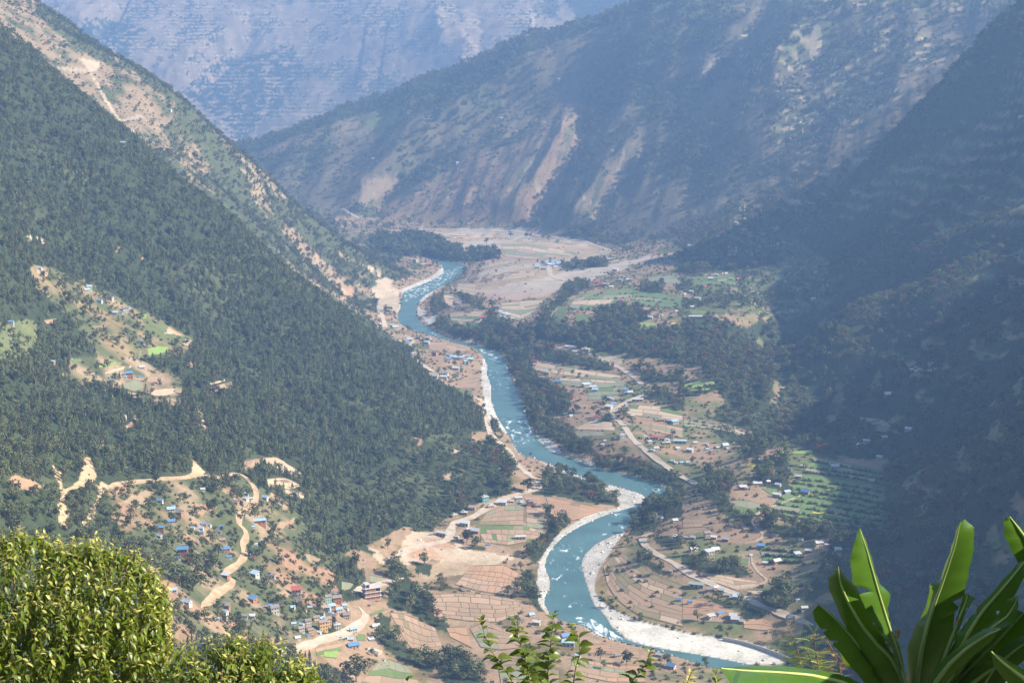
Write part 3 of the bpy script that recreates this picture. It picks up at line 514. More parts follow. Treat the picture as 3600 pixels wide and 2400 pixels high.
def water():
    n = 420; A = resample(BL, n); B = resample(BR, n); nj = 14; t = np.linspace(0, 1, nj)
    # match the banks by nearest points so that cross lines stay square to the flow
    dA = np.r_[0, np.cumsum(np.hypot(*np.diff(A[:, :2], axis=0).T))]; j = 0; prm = []
    V = A[:, None, :] * (1 - t)[None, :, None] + B[:, None, :] * t[None, :, None]
    V[:, 0, :2] += (A - B)[:, :2] * .03; V[:, -1, :2] -= (A - B)[:, :2] * .03
    V[..., 2] = zriver(V[..., 1]) + .05
    me = mesh_from('river', V.reshape(-1, 3), strip_faces(n, nj)); smooth(me)
    px, py = project(V[..., 0], V[..., 1], V[..., 2])
    f = .03 + 0 * px
    for pl, v in ((c8((1600,1110),(1720,1120),(1960,1270),(1960,1300),(1780,1250)), .8), (c8((1420,690),(1560,560),(1700,590),(1620,800),(1450,880)), .42), (c8((1480,850),(1640,900),(1680,1040),(1520,1060)), .4), (c5((430,400),(740,290),(860,260),(700,390),(520,480),(430,520)), .6), (c5((940,830),(1080,850),(1100,930),(990,900)), .6), (c5((1010,960),(1160,1000),(1180,1110),(1040,1130)), .4), (c5((1080,1300),(1280,1330),(1340,1480),(1200,1500)), .6), (c8((1880,400),(2050,390),(1950,500),(1780,560)), .45), (c8((2050,190),(2200,230),(2240,270),(2050,260)), .5), (c5((470,650),(800,780),(700,770)), .45)):
        f = np.where(inside(pl, px, py), v, f)
    f = np.where(inside(c8((2000,1310),(2352,1360),(2352,1400),(2160,1340)) , px, py) | (px > 2350) & (py > 2280), .0, f)
    a = me.attributes.new('foam', 'FLOAT', 'POINT'); a.data.foreach_set('value', f.astype(np.float32).ravel())
    m = bpy.data.materials.new('glacier_water'); m.use_nodes = True; nd = m.node_tree; L = nd.links.new; b = nd.nodes['Principled BSDF']
    tc = nd.nodes.new('ShaderNodeTexCoord'); mp = nd.nodes.new('ShaderNodeMapping'); L(tc.outputs['Object'], mp.inputs[0]); mp.inputs['Scale'].default_value = (.16, .06, .1)
    nz = nd.nodes.new('ShaderNodeTexNoise'); nz.inputs['Scale'].default_value = 1.0; nz.inputs['Detail'].default_value = 7; nz.inputs['Roughness'].default_value = .68; nz.inputs['Distortion'].default_value = .6; L(mp.outputs[0], nz.inputs['Vector'])
    at = nd.nodes.new('ShaderNodeAttribute'); at.attribute_name = 'foam'
    mr = nd.nodes.new('ShaderNodeMath'); mr.operation = 'MULTIPLY_ADD'; L(at.outputs['Fac'], mr.inputs[0]); mr.inputs[1].default_value = .30; L(nz.outputs['Fac'], mr.inputs[2])
    th = nd.nodes.new('ShaderNodeMapRange'); L(mr.outputs[0], th.inputs[0]); th.inputs[1].default_value = .70; th.inputs[2].default_value = .80
    nz2 = nd.nodes.new('ShaderNodeTexNoise'); nz2.inputs['Scale'].default_value = .03; nz2.inputs['Detail'].default_value = 4; L(tc.outputs['Object'], nz2.inputs['Vector'])
    rp = nd.nodes.new('ShaderNodeValToRGB'); rp.color_ramp.elements[0].color = (.058,.125,.120,1); rp.color_ramp.elements[1].color = (.088,.172,.162,1); rp.color_ramp.elements[0].position = .35; rp.color_ramp.elements[1].position = .65; L(nz2.outputs['Fac'], rp.inputs[0])
    mx = nd.nodes.new('ShaderNodeMix'); mx.data_type = 'RGBA'; L(th.outputs[0], mx.inputs['Factor']); L(rp.outputs[0], mx.inputs['A']); mx.inputs['B'].default_value = (.75,.82,.82,1); L(mx.outputs['Result'], b.inputs['Base Color'])
    b.inputs['Roughness'].default_value = .35; b.inputs['Specular IOR Level'].default_value = .35
    bp = nd.nodes.new('ShaderNodeBump'); bp.inputs['Strength'].default_value = .35; bp.inputs['Distance'].default_value = 1.0; L(nz.outputs['Fac'], bp.inputs['Height']); L(bp.outputs[0], b.inputs['Normal'])
    return link('river', me, m, kind='structure')
terrain(); water()
road(c5((255,530),(270,590),(290,640),(310,690)), 9, M_ROAD); road(c5((400,735),(450,745),(505,780),(470,810),(415,835)), 8, M_ROAD)
road(c5((480,885),(540,930),(590,965),(650,1005)), 9, M_ROAD)
road(c5((1000,1300),(1010,1390),(1040,1440),(1100,1490),(1180,1560)) + c8((1165,0),(1210,60),(1260,110),(1330,160),(1380,200),(1340,235),(1240,262),(1150,285),(1060,330),(960,390),(900,430),(830,445),(765,475),(748,540),(740,580),(680,600),(560,620),(450,650),(415,700)), 9, M_ROAD)
road(c8((430,845),(370,860),(280,880),(200,905),(120,930),(70,945)), 9, M_ROAD)
road(c8((115,1040),(160,1085),(170,1120),(130,1160),(90,1190),(30,1215)) + c7((2352,1240),(2250,1260),(2100,1310),(1990,1345),(1900,1390)), 8, M_ROAD)
road(c5((1480,825),(1600,850),(1700,862),(1770,890),(1850,940),(1930,970),(2000,1015),(2040,1050),(2080,1085)), 9, M_ROAD)
road(c5((2250,1090),(2160,1120),(2060,1160),(1980,1190),(1900,1240),(1850,1272),(1880,1310),(1940,1350),(1970,1400),(2000,1450),(2040,1490),(2090,1530)) + c8((2150,10),(2200,50),(2260,90),(2352,150)) + c9((110,205),), 8, M_ROAD)
road(c8((2140,530),(2080,560),(2075,590),(2100,630),(2160,675),(2250,720),(2352,780)) + c9((60,830),(170,870),(290,930),(420,970),(500,1020),(650,1080),(760,1120),(900,1170)), 8, M_ROAD)
road(c5((520,0),(800,10),(1000,20),(1270,30),(1400,60),(1600,90),(1750,110),(1860,158)), 9, M_ROAD)
road(c5((1430,250),(1435,310),(1440,335),(1500,355),(1600,370),(1660,375)), 12, M_ROAD); road(c5((1450,345),(1600,320),(1850,272),(2100,212),(2300,176)), 6, M_ROAD)
road(c9((900,235),(740,310),(600,360),(470,430),(490,490),(560,540),(540,580),(420,612)), 3.5, M_PATH, 'path'); road(c9((470,690),(490,780),(560,840),(590,860),(520,900),(370,930)), 3.5, M_PATH, 'path')
road(c7((740,218),(860,190),(960,178),(1080,165),(1200,160),(1330,155),(1410,145),(1560,135),(1660,122),(1720,180),(1760,230),(1770,290),(1740,350),(1690,380),(1650,420),(1640,465),(1665,505),(1705,530),(1690,590),(1665,620),(1690,670),(1680,710),(1610,770),(1550,805),(1575,840),(1620,870),(1540,920),(1480,960),(1385,1050)), 6.5, M_TRACK)
road(c5((1630,525),(1640,490),(1700,465),(1790,440)), 3, M_PATH, 'path'); road(c5((1440,640),(1450,590),(1500,540)), 3, M_PATH, 'path'); road(c5((2110,605),(2180,585),(2250,575)), 3, M_PATH, 'path'); road(c5((1050,95),(1100,170),(1160,210)), 5, M_PATH, 'path')
road(c2((0,1440),(60,1470),(130,1510)), 10, M_ROAD)
# ------------------------------------------------------------------ trees
def tube(P, r0, r1, k=5):
    P = np.asarray(P, float); n = len(P); V = []
    for i in range(n):
        r = r0 + (r1 - r0) * i / max(1, n - 1)
        d = P[min(i + 1, n - 1)] - P[max(i - 1, 0)]; d /= np.linalg.norm(d) + 1e-9
        a = np.cross(d, (.3, .9, .2) if abs(d[2]) > .9 else (0, 0, 1)); a /= np.linalg.norm(a) + 1e-9; b = np.cross(d, a)
        for q in range(k): V.append(P[i] + r * (a * math.cos(6.2832 * q / k) + b * math.sin(6.2832 * q / k)))
    F = [(i * k + q, i * k + (q + 1) % k, (i + 1) * k + (q + 1) % k, (i + 1) * k + q) for i in range(n - 1) for q in range(k)]
    return np.array(V), F
def merge(parts):
    V = []; F = []; o = 0
    for v, f in parts:
        V.append(v); F += [tuple(i + o for i in q) for q in f]; o += len(v)
    return np.concatenate(V), F
def leaf_quads(C, N, size, rg, asp=.75):
    """small leaf clumps (bent quads) at points C facing roughly N"""
    n = len(C); a = rg.normal(size=(n, 3)); N = N + rg.normal(size=(n, 3)) * .45; N /= np.linalg.norm(N, axis=1)[:, None] + 1e-9
    T = np.cross(N, a); T /= np.linalg.norm(T, axis=1)[:, None] + 1e-9; B = np.cross(N, T); s = (size * rg.uniform(.6, 1.3, n))[:, None]
    v = np.stack([C - T * s + N * s * -.15, C - B * s * asp, C + T * s - N * s * .15, C + B * s * asp + N * s * .2], 1).reshape(-1, 3)
    return v, [(4 * i, 4 * i + 1, 4 * i + 2, 4 * i + 3) for i in range(n)]
def make_pine(seed, h=13., n=120, slim=.19):
    rg = np.random.RandomState(seed)
    tr = merge([tube([(0, 0, -1), (rg.normal() * .15, 0, h * .5), (rg.normal() * .2, rg.normal() * .2, h * .97)], .2, .03, 5)])
    t = rg.uniform(0, 1, n) ** .8; z = h * (.16 + .84 * t); rad = h * slim * (1.02 - t) ** .75 * rg.uniform(.35, 1.1, n); th = rg.uniform(0, 6.28, n)
    lay = 1 + .35 * np.sin(z * 2.6 + th); rad = rad * lay
    C = np.stack([rad * np.cos(th), rad * np.sin(th), z - rad * .18], 1); N = np.stack([np.cos(th), np.sin(th), .55 + 0 * th], 1)
    return tr, leaf_quads(C, N, .36 + .055 * h * (1 - t) ** .7 , rg, .6)
def make_broad(seed, h=9., n=170, spread=.42, lobes=6):
    rg = np.random.RandomState(seed); top = []
    parts = [tube([(0, 0, -1), (rg.normal() * .2, rg.normal() * .2, h * .25), (rg.normal() * .4, rg.normal() * .4, h * .6)], .03 * h, .012 * h, 6)]
    L = []
    for i in range(lobes):
        a = 6.28 * i / lobes + rg.uniform(-.5, .5); q = rg.uniform(.25, 1.0) * spread * h; c = np.array([q * math.cos(a), q * math.sin(a), h * rg.uniform(.42, .8)])
        if i == 0: c = np.array([0, 0, h * .78])
        L.append((c, h * rg.uniform(.15, .25))); parts.append(tube([(0, 0, h * .22), c * (.55, .55, .8), c], .014 * h, .005 * h, 4))
    C = []; N = []
    for c, r in L:
        k = n // lobes; d = rg.normal(size=(k, 3)); d /= np.linalg.norm(d, axis=1)[:, None]; d[:, 2] = np.where(d[:, 2] < -.4, -d[:, 2] * .5, d[:, 2])
        rr = r * rg.uniform(.55, 1.12, k) ** .7; C.append(c + d * rr[:, None] * (1.15, 1.15, .85)); N.append(d + (0, 0, .3))
    return merge(parts), leaf_quads(np.concatenate(C), np.concatenate(N), .058 * h, rg, .8)
def make_shrub(seed, h=2.6, n=44):
    rg = np.random.RandomState(seed); d = rg.normal(size=(n, 3)); d /= np.linalg.norm(d, axis=1)[:, None]; d[:, 2] = np.abs(d[:, 2])
    C = d * (h * .62, h * .62, h * .85) * rg.uniform(.4, 1.1, n)[:, None]
    return None, leaf_quads(C, d, .17 * h, rg, .8)
M_PINE = mat('pine_needles', (.116,.140,.060), rough=.8, var=.45, scale=.55, rand=.5, trans=.12); M_BROAD = mat('broad_leaves', (.092,.112,.047), rough=.75, var=.5, scale=.6, rand=.5, trans=.15); M_SHRUB = mat('shrub_leaves', (.085,.10,.042), rough=.8, var=.45, scale=.9, rand=.45, trans=.15)
M_BARK = mat('grey_brown_bark', (.20,.16,.12), var=.3, scale=2.0); M_RUST = mat('rust_leaves', (.17,.10,.055), rough=.8, var=.35, scale=.7, rand=.3, trans=.15)
def proto(seed, maker, m, **kw):
    t, c = maker(seed, **kw); cm = mesh_from('crown', *c); cm.materials.append(m); tm = None
    if t is not None: tm = mesh_from('trunk', *t); tm.materials.append(M_BARK); smooth(tm)
    return tm, cm
PINES = [proto(20 + i, make_pine, M_PINE, h=13, n=150, slim=(.21, .25, .28, .19)[i]) for i in range(4)]
BROADS = [proto(40 + i, make_broad, M_BROAD, h=9, n=190, spread=(.3, .36, .26, .4, .22)[i], lobes=(6, 7, 5, 8, 5)[i]) for i in range(5)] + [proto(50, make_broad, M_RUST, h=9, n=150, spread=.32, lobes=6)]
SHRUBS = [proto(60 + i, make_shrub, M_SHRUB) for i in range(3)]
def proto_collection(name, protos):
    c = bpy.data.collections.new(name)
    for i, (tm, cm) in enumerate(protos):
        if tm is None: me = cm
        else:
            def geo(m_):
                v = np.empty(len(m_.vertices) * 3, np.float32); m_.vertices.foreach_get('co', v); return v.reshape(-1, 3), [tuple(p.vertices) for p in m_.polygons]
            (v1, f1), (v2, f2) = geo(tm), geo(cm); v, f = merge([(v2, f2), (v1, f1)]); me = mesh_from(name, v, f); me.materials.append(cm.materials[0]); me.materials.append(M_BARK)
            ix = np.zeros(len(f), np.int32); ix[len(f2):] = 1; me.polygons.foreach_set('material_index', ix)
        o = bpy.data.objects.new('%s_%d' % (name, i), me); c.objects.link(o)
    return c
def stuff_scatter(name, P, scl, coll, label, cat):
    me = bpy.data.meshes.new(name); me.vertices.add(len(P)); me.vertices.foreach_set('co', np.asarray(P, np.float32).ravel())
    rg = np.random.RandomState(len(P))
    a = me.attributes.new('scl', 'FLOAT', 'POINT'); a.data.foreach_set('value', np.asarray(scl, np.float32))
    a = me.attributes.new('turn', 'FLOAT_VECTOR', 'POINT'); a.data.foreach_set('vector', np.stack([rg.normal(0, .05, len(P)), rg.normal(0, .05, len(P)), rg.uniform(0, 6.28, len(P))], 1).astype(np.float32).ravel())
    a = me.attributes.new('pick', 'INT', 'POINT'); a.data.foreach_set('value', rg.randint(0, 1000, len(P)).astype(np.int32))
    o = link(name, me, None, kind='stuff', label=label, category=cat)
    g = bpy.data.node_groups.new(name, 'GeometryNodeTree'); g.interface.new_socket('Geometry', in_out='INPUT', socket_type='NodeSocketGeometry'); g.interface.new_socket('Geometry', in_out='OUTPUT', socket_type='NodeSocketGeometry')
    i = g.nodes.new('NodeGroupInput'); ou = g.nodes.new('NodeGroupOutput'); ip = g.nodes.new('GeometryNodeInstanceOnPoints'); ci = g.nodes.new('GeometryNodeCollectionInfo')
    ci.inputs['Collection'].default_value = coll; ci.inputs['Separate Children'].default_value = True; ci.inputs['Reset Children'].default_value = True
    def na(n_, t): q = g.nodes.new('GeometryNodeInputNamedAttribute'); q.data_type = t; q.inputs['Name'].default_value = n_; return q.outputs[0]
    L = g.links.new; L(i.outputs[0], ip.inputs['Points']); L(ci.outputs[0], ip.inputs['Instance']); ip.inputs['Pick Instance'].default_value = True
    L(na('pick', 'INT'), ip.inputs['Instance Index']); L(na('turn', 'FLOAT_VECTOR'), ip.inputs['Rotation']); L(na('scl', 'FLOAT'), ip.inputs['Scale']); L(ip.outputs[0], ou.inputs[0])
    md = o.modifiers.new('scatter', 'NODES'); md.node_group = g
    return o
# keep-out: roads, water, bars
CELL = np.abs(np.gradient(XX, axis=1)) * np.abs(np.gradient(YY, axis=0))
SEEN = (~HID) & (PXG > -250) & (PXG < 3850) & (PYG > -250) & (PYG < 2650) & (YY > 330)
KEEP = SEEN & ~wet & ~bar
for P, w_ in ROAD_PTS: KEEP &= line_dist(P, XX, YY, 20) > w_ * .5 + 1.5
BLOCK = []     # polygons on the ground where fields and houses stand; filled below
def sample(D):
    lam = np.where(KEEP, D * CELL, 0); n = RS.poisson(lam); j, i = np.nonzero(n); r = n[j, i]; j = np.repeat(j, r); i = np.repeat(i, r)
    j = np.clip(j + RS.uniform(-.5, .5, len(j)), 0, NY - 1.001); i = np.clip(i + RS.uniform(-.5, .5, len(i)), 0, NU - 1.001)
    y = np.interp(j, np.arange(NY), YC); u = np.interp(i, np.arange(NU), UC); x = u * y
    return np.stack([x, y, ground(x, y)], 1)
# ------------------------------------------------------------------ fields: each plot its own piece on a sheet of earth banks
PC = dict(b=(.34,.235,.15), p=(.40,.275,.185), d=(.23,.17,.11), o=(.245,.205,.11), g=(.125,.185,.062), G=(.21,.31,.075), y=(.52,.45,.05), t=(.46,.35,.235), s=(.235,.24,.15), r=(.40,.245,.145))
PM = {k: mat('plot_earth_' + k, v, var=.09, scale=.5, bump=.08, rand=.07) for k, v in PC.items()}
M_BANK = mat('grassy_earth_bank', (.155,.125,.07), var=.3, scale=.3); M_BANK2 = mat('dry_earth_bank', (.22,.16,.095), var=.25, scale=.3)
HEDGE = []; M_BANK3 = mat('green_bank', (.09,.105,.045), var=.35, scale=.25)
def polyat(P, t):
    P = np.asarray(P, float); d = np.r_[0, np.cumsum(np.hypot(*np.diff(P, axis=0).T))]; d /= d[-1]
    return np.stack([np.interp(t, d, P[:, 0]), np.interp(t, d, P[:, 1])], -1)
NFIELD = 0
def field(top, bot, rows, cols, pal, bank=None, hedge=0.0, gap=.05, name='terraced_field'):
    global NFIELD; NFIELD += 1
    rg = np.random.RandomState(500 + NFIELD); cols = max(1, cols)
    cache = {}
    def at(s, v):
        a = polyat(top, s); b = polyat(bot, s); q = a + (b - a) * v
        return raycast(q[0], q[1])
    ns, nv = cols * 2 + 5, rows * 2 + 3
    G = np.array([[at(s, v) for s in np.linspace(-.01, 1.01, ns)] for v in np.linspace(-.02, 1.02, nv)])
    yr = G[..., 1]
    if yr.max() > yr.min() * 1.35: return None
    c = G.reshape(-1, 3).mean(0)
    V = G.copy(); V[..., 2] += .24
    me = mesh_from(name, V.reshape(-1, 3) - c, strip_faces(nv, ns)[:, ::-1])
    root = link(name, me, bank or (M_BANK3 if hedge > .35 else M_BANK), None, tuple(c), kind='structure')
    edge = np.r_[G[0, :, :2], G[1:, -1, :2], G[-1, ::-1, :2], G[::-1, 0, :2]]; BLOCK.append(edge)
    rv = np.r_[0, np.cumsum(rg.uniform(.7, 1.3, rows))]; rv /= rv[-1]
    for i in range(rows):
        k = max(1, cols + (rg.randint(-1, 2) if cols > 2 else 0)); cs = np.r_[0, np.cumsum(rg.uniform(.6, 1.4, k))]; cs /= cs[-1]; cs = cs * (rg.uniform(.8, 1) if hedge > .35 else 1)
        h = rv[i + 1] - rv[i]; g = gap * h
        sk = rg.uniform(-.02, .02)
        code = pal[rg.randint(len(pal))]
        for j in range(k):
            w_ = cs[j + 1] - cs[j]; gs = min(.04 * w_, .0045)
            n = 4
            ss = np.linspace(cs[j] + gs, cs[j + 1] - gs, n); wob = .07 / rows * np.sin(ss * 9 + i * 1.3) * (0 < i); wo2 = .07 / rows * np.sin(ss * 9 + (i + 1) * 1.3) * (i + 1 < rows)
            pt = [at(min(max(s + sk * .0, 0), 1), min(max(rv[i] + g + q, 0), 1)) for s, q in zip(ss, wob)] + [at(s, .5 * (rv[i] + rv[i + 1] + q + r_)) for s, q, r_ in zip(ss, wob, wo2)] + [at(s, min(max(rv[i + 1] - g + q, 0), 1)) for s, q in zip(ss, wo2)]
            A = np.array(pt); cc = A.mean(0); A = A - cc; up = A.copy(); up[:, 2] += .3; lo = A.copy(); lo[:, 2] -= .3
            F = [(r_ * n + q + 1, r_ * n + q, (r_ + 1) * n + q, (r_ + 1) * n + q + 1) for r_ in (0, 1) for q in range(n - 1)]
            rim = list(range(n)) + [2 * n - 1, 3 * n - 1] + list(range(3 * n - 2, 2 * n - 1, -1)) + [n]
            F += [(rim[(q + 1) % len(rim)], rim[q], rim[q] + 3 * n, rim[(q + 1) % len(rim)] + 3 * n) for q in range(len(rim))]
            me = mesh_from('plot', np.r_[up, lo], F)
            cd = code if rg.rand() < .7 else pal[rg.randint(len(pal))]
            link('plot', me, PM[cd], root, tuple(cc - c))
        if hedge:
            for s in np.arange(0, 1, .012):
                if rg.rand() < hedge: HEDGE.append(at(s, min(1, rv[i + 1] + rg.uniform(-.02, .02))))
    return root
bt = M_BANK2
for a in ((c8((1000,400),(1120,348),(1255,342)), c8((940,478),(1100,480),(1255,480)), 4, 4, 'bsbo'), (c8((930,488),(1260,486),(1390,525)), c8((985,600),(1150,618),(1330,588)), 4, 9, 'bpbgbs'), (c8((1275,345),(1395,370)), c8((1275,495),(1410,508)), 5, 2, 'bpsdb'),
          (c8((1410,288),(1560,320),(1700,350),(1825,372)), c8((1440,400),(1510,448),(1590,448),(1650,432)), 7, 3, 'rbr', bt), (c8((1250,282),(1370,287)), c8((1285,330),(1385,335)), 2, 2, 'r', bt), (c8((900,762),(1130,757),(1180,790),(1245,822)), c8((785,890),(930,930),(1090,958),(1235,948)), 5, 9, 'rpbr'),
          (c8((620,962),(800,952),(1000,962),(1295,1012)), c8((640,1108),(860,1138),(1080,1148),(1305,1060)), 6, 8, 'bpb'), (c8((335,1085),(420,1092),(520,1132),(645,1190)), c8((425,1255),(480,1325),(620,1368),(705,1335)), 5, 7, 'bpbo'), (c8((245,1440),(330,1402),(450,1452)), c8((140,1560),(350,1600),(560,1600)), 3, 4, 'ggbs'),
          (c8((885,1195),(1000,1142),(1180,1222)), c8((960,1320),(1100,1340),(1250,1320)), 5, 3, 'bsb'), (c8((722,1190),(860,1182)), c8((750,1250),(900,1328)), 2, 2, 'br'), (c8((1700,1312),(1850,1302),(2050,1322)), c8((1680,1358),(1900,1370),(2050,1398)), 4, 2, 'rb', bt), (c8((1600,1402),(1900,1442),(2050,1452)), c8((1560,1500),(1850,1560),(2100,1560)), 4, 4, 'bsro'),
          (c8((1080,1450),(1300,1432),(1500,1482)), c8((1100,1580),(1500,1590)), 3, 4, 'bos'), (c8((1900,642),(2000,722),(2150,822),(2352,902)), c8((1805,765),(1835,900),(1905,1000),(2050,1098),(2352,1178)), 8, 4, 'bbot', None, .05), (c9((0,985),(180,1005),(400,1085)), c9((0,1130),(80,1140),(430,1158)), 3, 3, 'rb', bt), (c9((430,1132),(560,1122),(645,1172)), c9((420,1190),(560,1208),(640,1190)), 2, 2, 'rb'),
          (c9((125,808),(300,832),(515,872)), c9((205,868),(370,928),(505,895)), 3, 3, 'tbt', bt), (c9((432,935),(555,932)), c9((500,958),(540,958)), 1, 2, 't', bt), (c9((232,692),(458,712)), c9((222,730),(448,753)), 1, 2, 'g'), (c9((312,312),(460,312),(555,350)), c9((352,380),(470,428),(548,370)), 2, 2, 'gs'), (c9((542,228),(648,232)), c9((600,268),(658,288)), 1, 2, 'g'), (c9((446,63),(503,61)), c9((441,84),(499,80)), 1, 1, 'y'), (c9((0,430),(160,450)), c9((0,500),(210,490)), 2, 2, 'bg'),
          (c9((825,132),(1000,152),(1200,182),(1400,222)), c9((565,400),(900,458),(1200,508),(1400,538)), 8, 3, 'gggsg', None, .5), (c9((900,10),(1150,62),(1400,112)), c9((825,118),(1100,150),(1400,200)), 3, 3, 'gsg', None, .4), (c9((962,217),(1068,232)), c9((950,240),(1060,250)), 1, 1, 'y'), (c9((902,382),(1150,412)), c9((890,398),(1140,434)), 1, 1, 'y'), (c9((520,620),(800,650)), c9((560,740),(820,740)), 3, 3, 'gsd', None, .3),
          (c5((1345,925),(1500,952),(1700,988),(1930,1022)), c5((1322,980),(1480,1008),(1700,1036),(1900,1058)), 2, 3, 'st'), (c5((1500,1036),(1700,1044),(1955,1062)), c5((1522,1080),(1700,1108),(1985,1090)), 3, 6, 'stbs'), (c5((1695,1114),(1975,1094)), c5((1705,1188),(1878,1188)), 3, 6, 'gss'), (c5((1995,1222),(2200,1232),(2352,1282)), c5((1955,1280),(2120,1308),(2352,1328)), 3, 4, 'sgt'), (c5((1725,1332),(1865,1342)), c5((1595,1390),(1888,1398)), 3, 2, 't', bt), (c5((2135,1342),(2352,1382)), c5((2135,1398),(2352,1448)), 3, 2, 'rps', bt), (c5((1592,1412),(1800,1402)), c5((1622,1450),(1828,1458)), 1, 2, 'bs'),
          (c5((885,312),(1050,332),(1200,292),(1338,302)), c5((842,368),(1000,378),(1338,335)), 7, 2, 'tp'), (c5((1095,112),(1300,112),(1500,152),(1645,182)), c5((1132,200),(1300,220),(1450,210)), 5, 4, 'tps', bt), (c5((335,32),(560,22),(900,52),(1195,42)), c5((480,60),(750,108),(1048,72)), 4, 3, 'pt', bt), (c5((748,382),(928,388)), c5((762,430),(918,468)), 3, 1, 't'), (c5((702,462),(800,482),(888,540)), c5((722,540),(800,558),(878,560)), 4, 1, 'tp'), (c5((742,592),(860,574),(978,584)), c5((762,660),(860,688),(958,688)), 6, 3, 'sgt'), (c5((1102,522),(1300,502),(1400,500)), c5((1102,598),(1230,640),(1300,600)), 8, 2, 'ts'),
          (c5((602,792),(750,794),(905,822)), c5((602,838),(720,868),(878,850)), 4, 3, 'psb'), (c5((342,762),(438,772)), c5((402,798),(430,800)), 3, 1, 'st'), (c5((842,1062),(955,1034)), c5((795,1108),(918,1108)), 2, 2, 'b'), (c5((785,1112),(908,1122)), c5((832,1168),(888,1168)), 1, 1, 'g'),
          (c5((1625,462),(1800,434),(2045,424)), c5((1565,558),(1700,568),(1895,558)), 4, 3, 'gsgt', None, .12), (c5((1502,544),(1556,544)), c5((1444,630),(1556,656)), 2, 2, 'g'), (c5((1622,594),(1756,622)), c5((1604,648),(1718,658)), 2, 1, 'g'), (c5((2005,444),(2200,454),(2352,484)), c5((2005,528),(2200,548),(2352,558)), 3, 3, 'gsg', None, .15), (c5((2055,652),(2156,654)), c5((2062,688),(2148,688)), 1, 1, 'G'), (c5((2272,656),(2338,662)), c5((2270,668),(2336,678)), 1, 1, 'y'), (c5((2120,340),(2300,330)), c5((2100,380),(2340,390)), 3, 2, 'gs'),
          (c6((5,345),(200,335),(338,315)), c6((80,398),(250,398),(398,398)), 3, 3, 'gsg', None, .1), (c6((35,562),(178,574)), c6((62,598),(188,598)), 1, 1, 'g'), (c6((5,1082),(120,1054),(228,1064)), c6((22,1128),(178,1118)), 3, 4, 'gGs'), (c6((5,1294),(230,1334),(478,1404)), c6((5,1368),(300,1398),(498,1468)), 4, 3, 'std', None, .1), (c6((665,1544),(895,1534)), c6((705,1560),(898,1560)), 1, 1, 'G'), (c6((1585,960),(1700,924),(1785,934)), c6((1642,984),(1690,994),(1748,998)), 1, 1, 't'), (c6((1215,1304),(1380,1324)), c6((1255,1388),(1515,1428)), 2, 1, 'sd'),
          (c4((962,850),(1080,814),(1158,822)), c4((962,888),(1080,880),(1158,852)), 1, 1, 'G'), (c4((682,950),(760,928),(846,928)), c4((684,968),(760,950),(828,936)), 1, 1, 'G'), (c4((722,1000),(820,962),(912,948)), c4((722,1008),(830,986),(898,968)), 1, 1, 't'), (c4((982,1048),(1050,1018),(1136,1032)), c4((964,1052),(1050,1074),(1136,1060)), 1, 2, 'db'), (c4((852,1080),(930,1044),(986,1072)), c4((852,1108),(930,1132),(986,1110)), 1, 2, 'gs'), (c4((1012,1130),(1110,1108),(1206,1108)), c4((1052,1158),(1130,1168),(1196,1140)), 1, 1, 't'), (c4((862,1126),(956,1146)), c4((930,1178),(986,1170)), 1, 1, 't'), (c4((1442,1100),(1596,1062)), c4((1452,1138),(1606,1100)), 1, 1, 'b'), (c4((1442,1074),(1548,1046)), c4((1452,1086),(1552,1058)), 1, 1, 't'), (c4((632,680),(786,666)), c4((642,694),(758,690)), 1, 1, 'd'), (c4((302,640),(388,628)), c4((322,664),(378,664)), 1, 1, 'b'), (c4((962,592),(1012,602)), c4((970,628),(998,630)), 1, 1, 'G'), (c4((490,910),(560,905)), c4((500,935),(560,925)), 1, 1, 'g'),
          (c7((1802,22),(1900,12),(1956,42)), c7((1862,90),(1930,108),(1996,80)), 2, 1, 't', bt), (c7((1964,52),(2086,122)), c7((1942,124),(2038,150)), 1, 2, 't', bt), (c7((1804,170),(1950,152),(2046,190)), c7((1852,218),(2000,238),(2076,210)), 1, 2, 'tp', bt), (c7((1892,222),(2106,262)), c7((2002,278),(2088,300)), 1, 2, 't', bt), (c7((1672,42),(1786,22)), c7((1704,138),(1796,90)), 1, 1, 'b', bt), (c7((2172,1332),(2352,1292)), c7((2182,1378),(2352,1342)), 2, 2, 'gb'), (c7((2232,1352),(2328,1342)), c7((2232,1388),(2318,1398)), 1, 1, 'G'),
          (c8((2,872),(88,882)), c8((2,938),(60,920)), 1, 3, 's', bt), (c8((152,782),(326,812)), c8((172,868),(278,880)), 2, 5, 'sdg', bt), (c8((200,1090),(280,1060)), c8((210,1130),(330,1080)), 2, 1, 'bg'), (c8((100,1230),(165,1235)), c8((110,1275),(170,1278)), 1, 1, 'g')):
    field(*a)
# ------------------------------------------------------------------ houses
WC = dict(w=('white_plaster', (.52,.49,.44)), k=('red_brick', (.38,.19,.12)), c=('cream_plaster', (.62,.48,.30)), o=('orange_plaster', (.62,.40,.20)), t=('turquoise_plaster', (.25,.52,.48)), g=('grey_stone', (.40,.37,.33)), n=('tan_earth', (.50,.38,.26)), y=('yellow_plaster', (.72,.62,.20)), b=('pale_blue_plaster', (.45,.58,.68)))
RC = dict(B=('blue_sheet', (.11,.23,.43)), L=('light_blue_sheet', (.34,.47,.58)), R=('red_sheet', (.40,.11,.09)), G=('grey_slate', (.22,.21,.20)), W=('bright_tin', (.48,.48,.47)), T=('brown_slate', (.29,.23,.19)), K=('green_grey_sheet', (.28,.34,.29)))
WM = {k: mat(n_, c_, var=.12, scale=.8, rand=.06) for k, (n_, c_) in WC.items()}; RM = {k: mat(n_, c_, rough=.5, var=.14, scale=.7, spec=.4, rand=.1) for k, (n_, c_) in RC.items()}
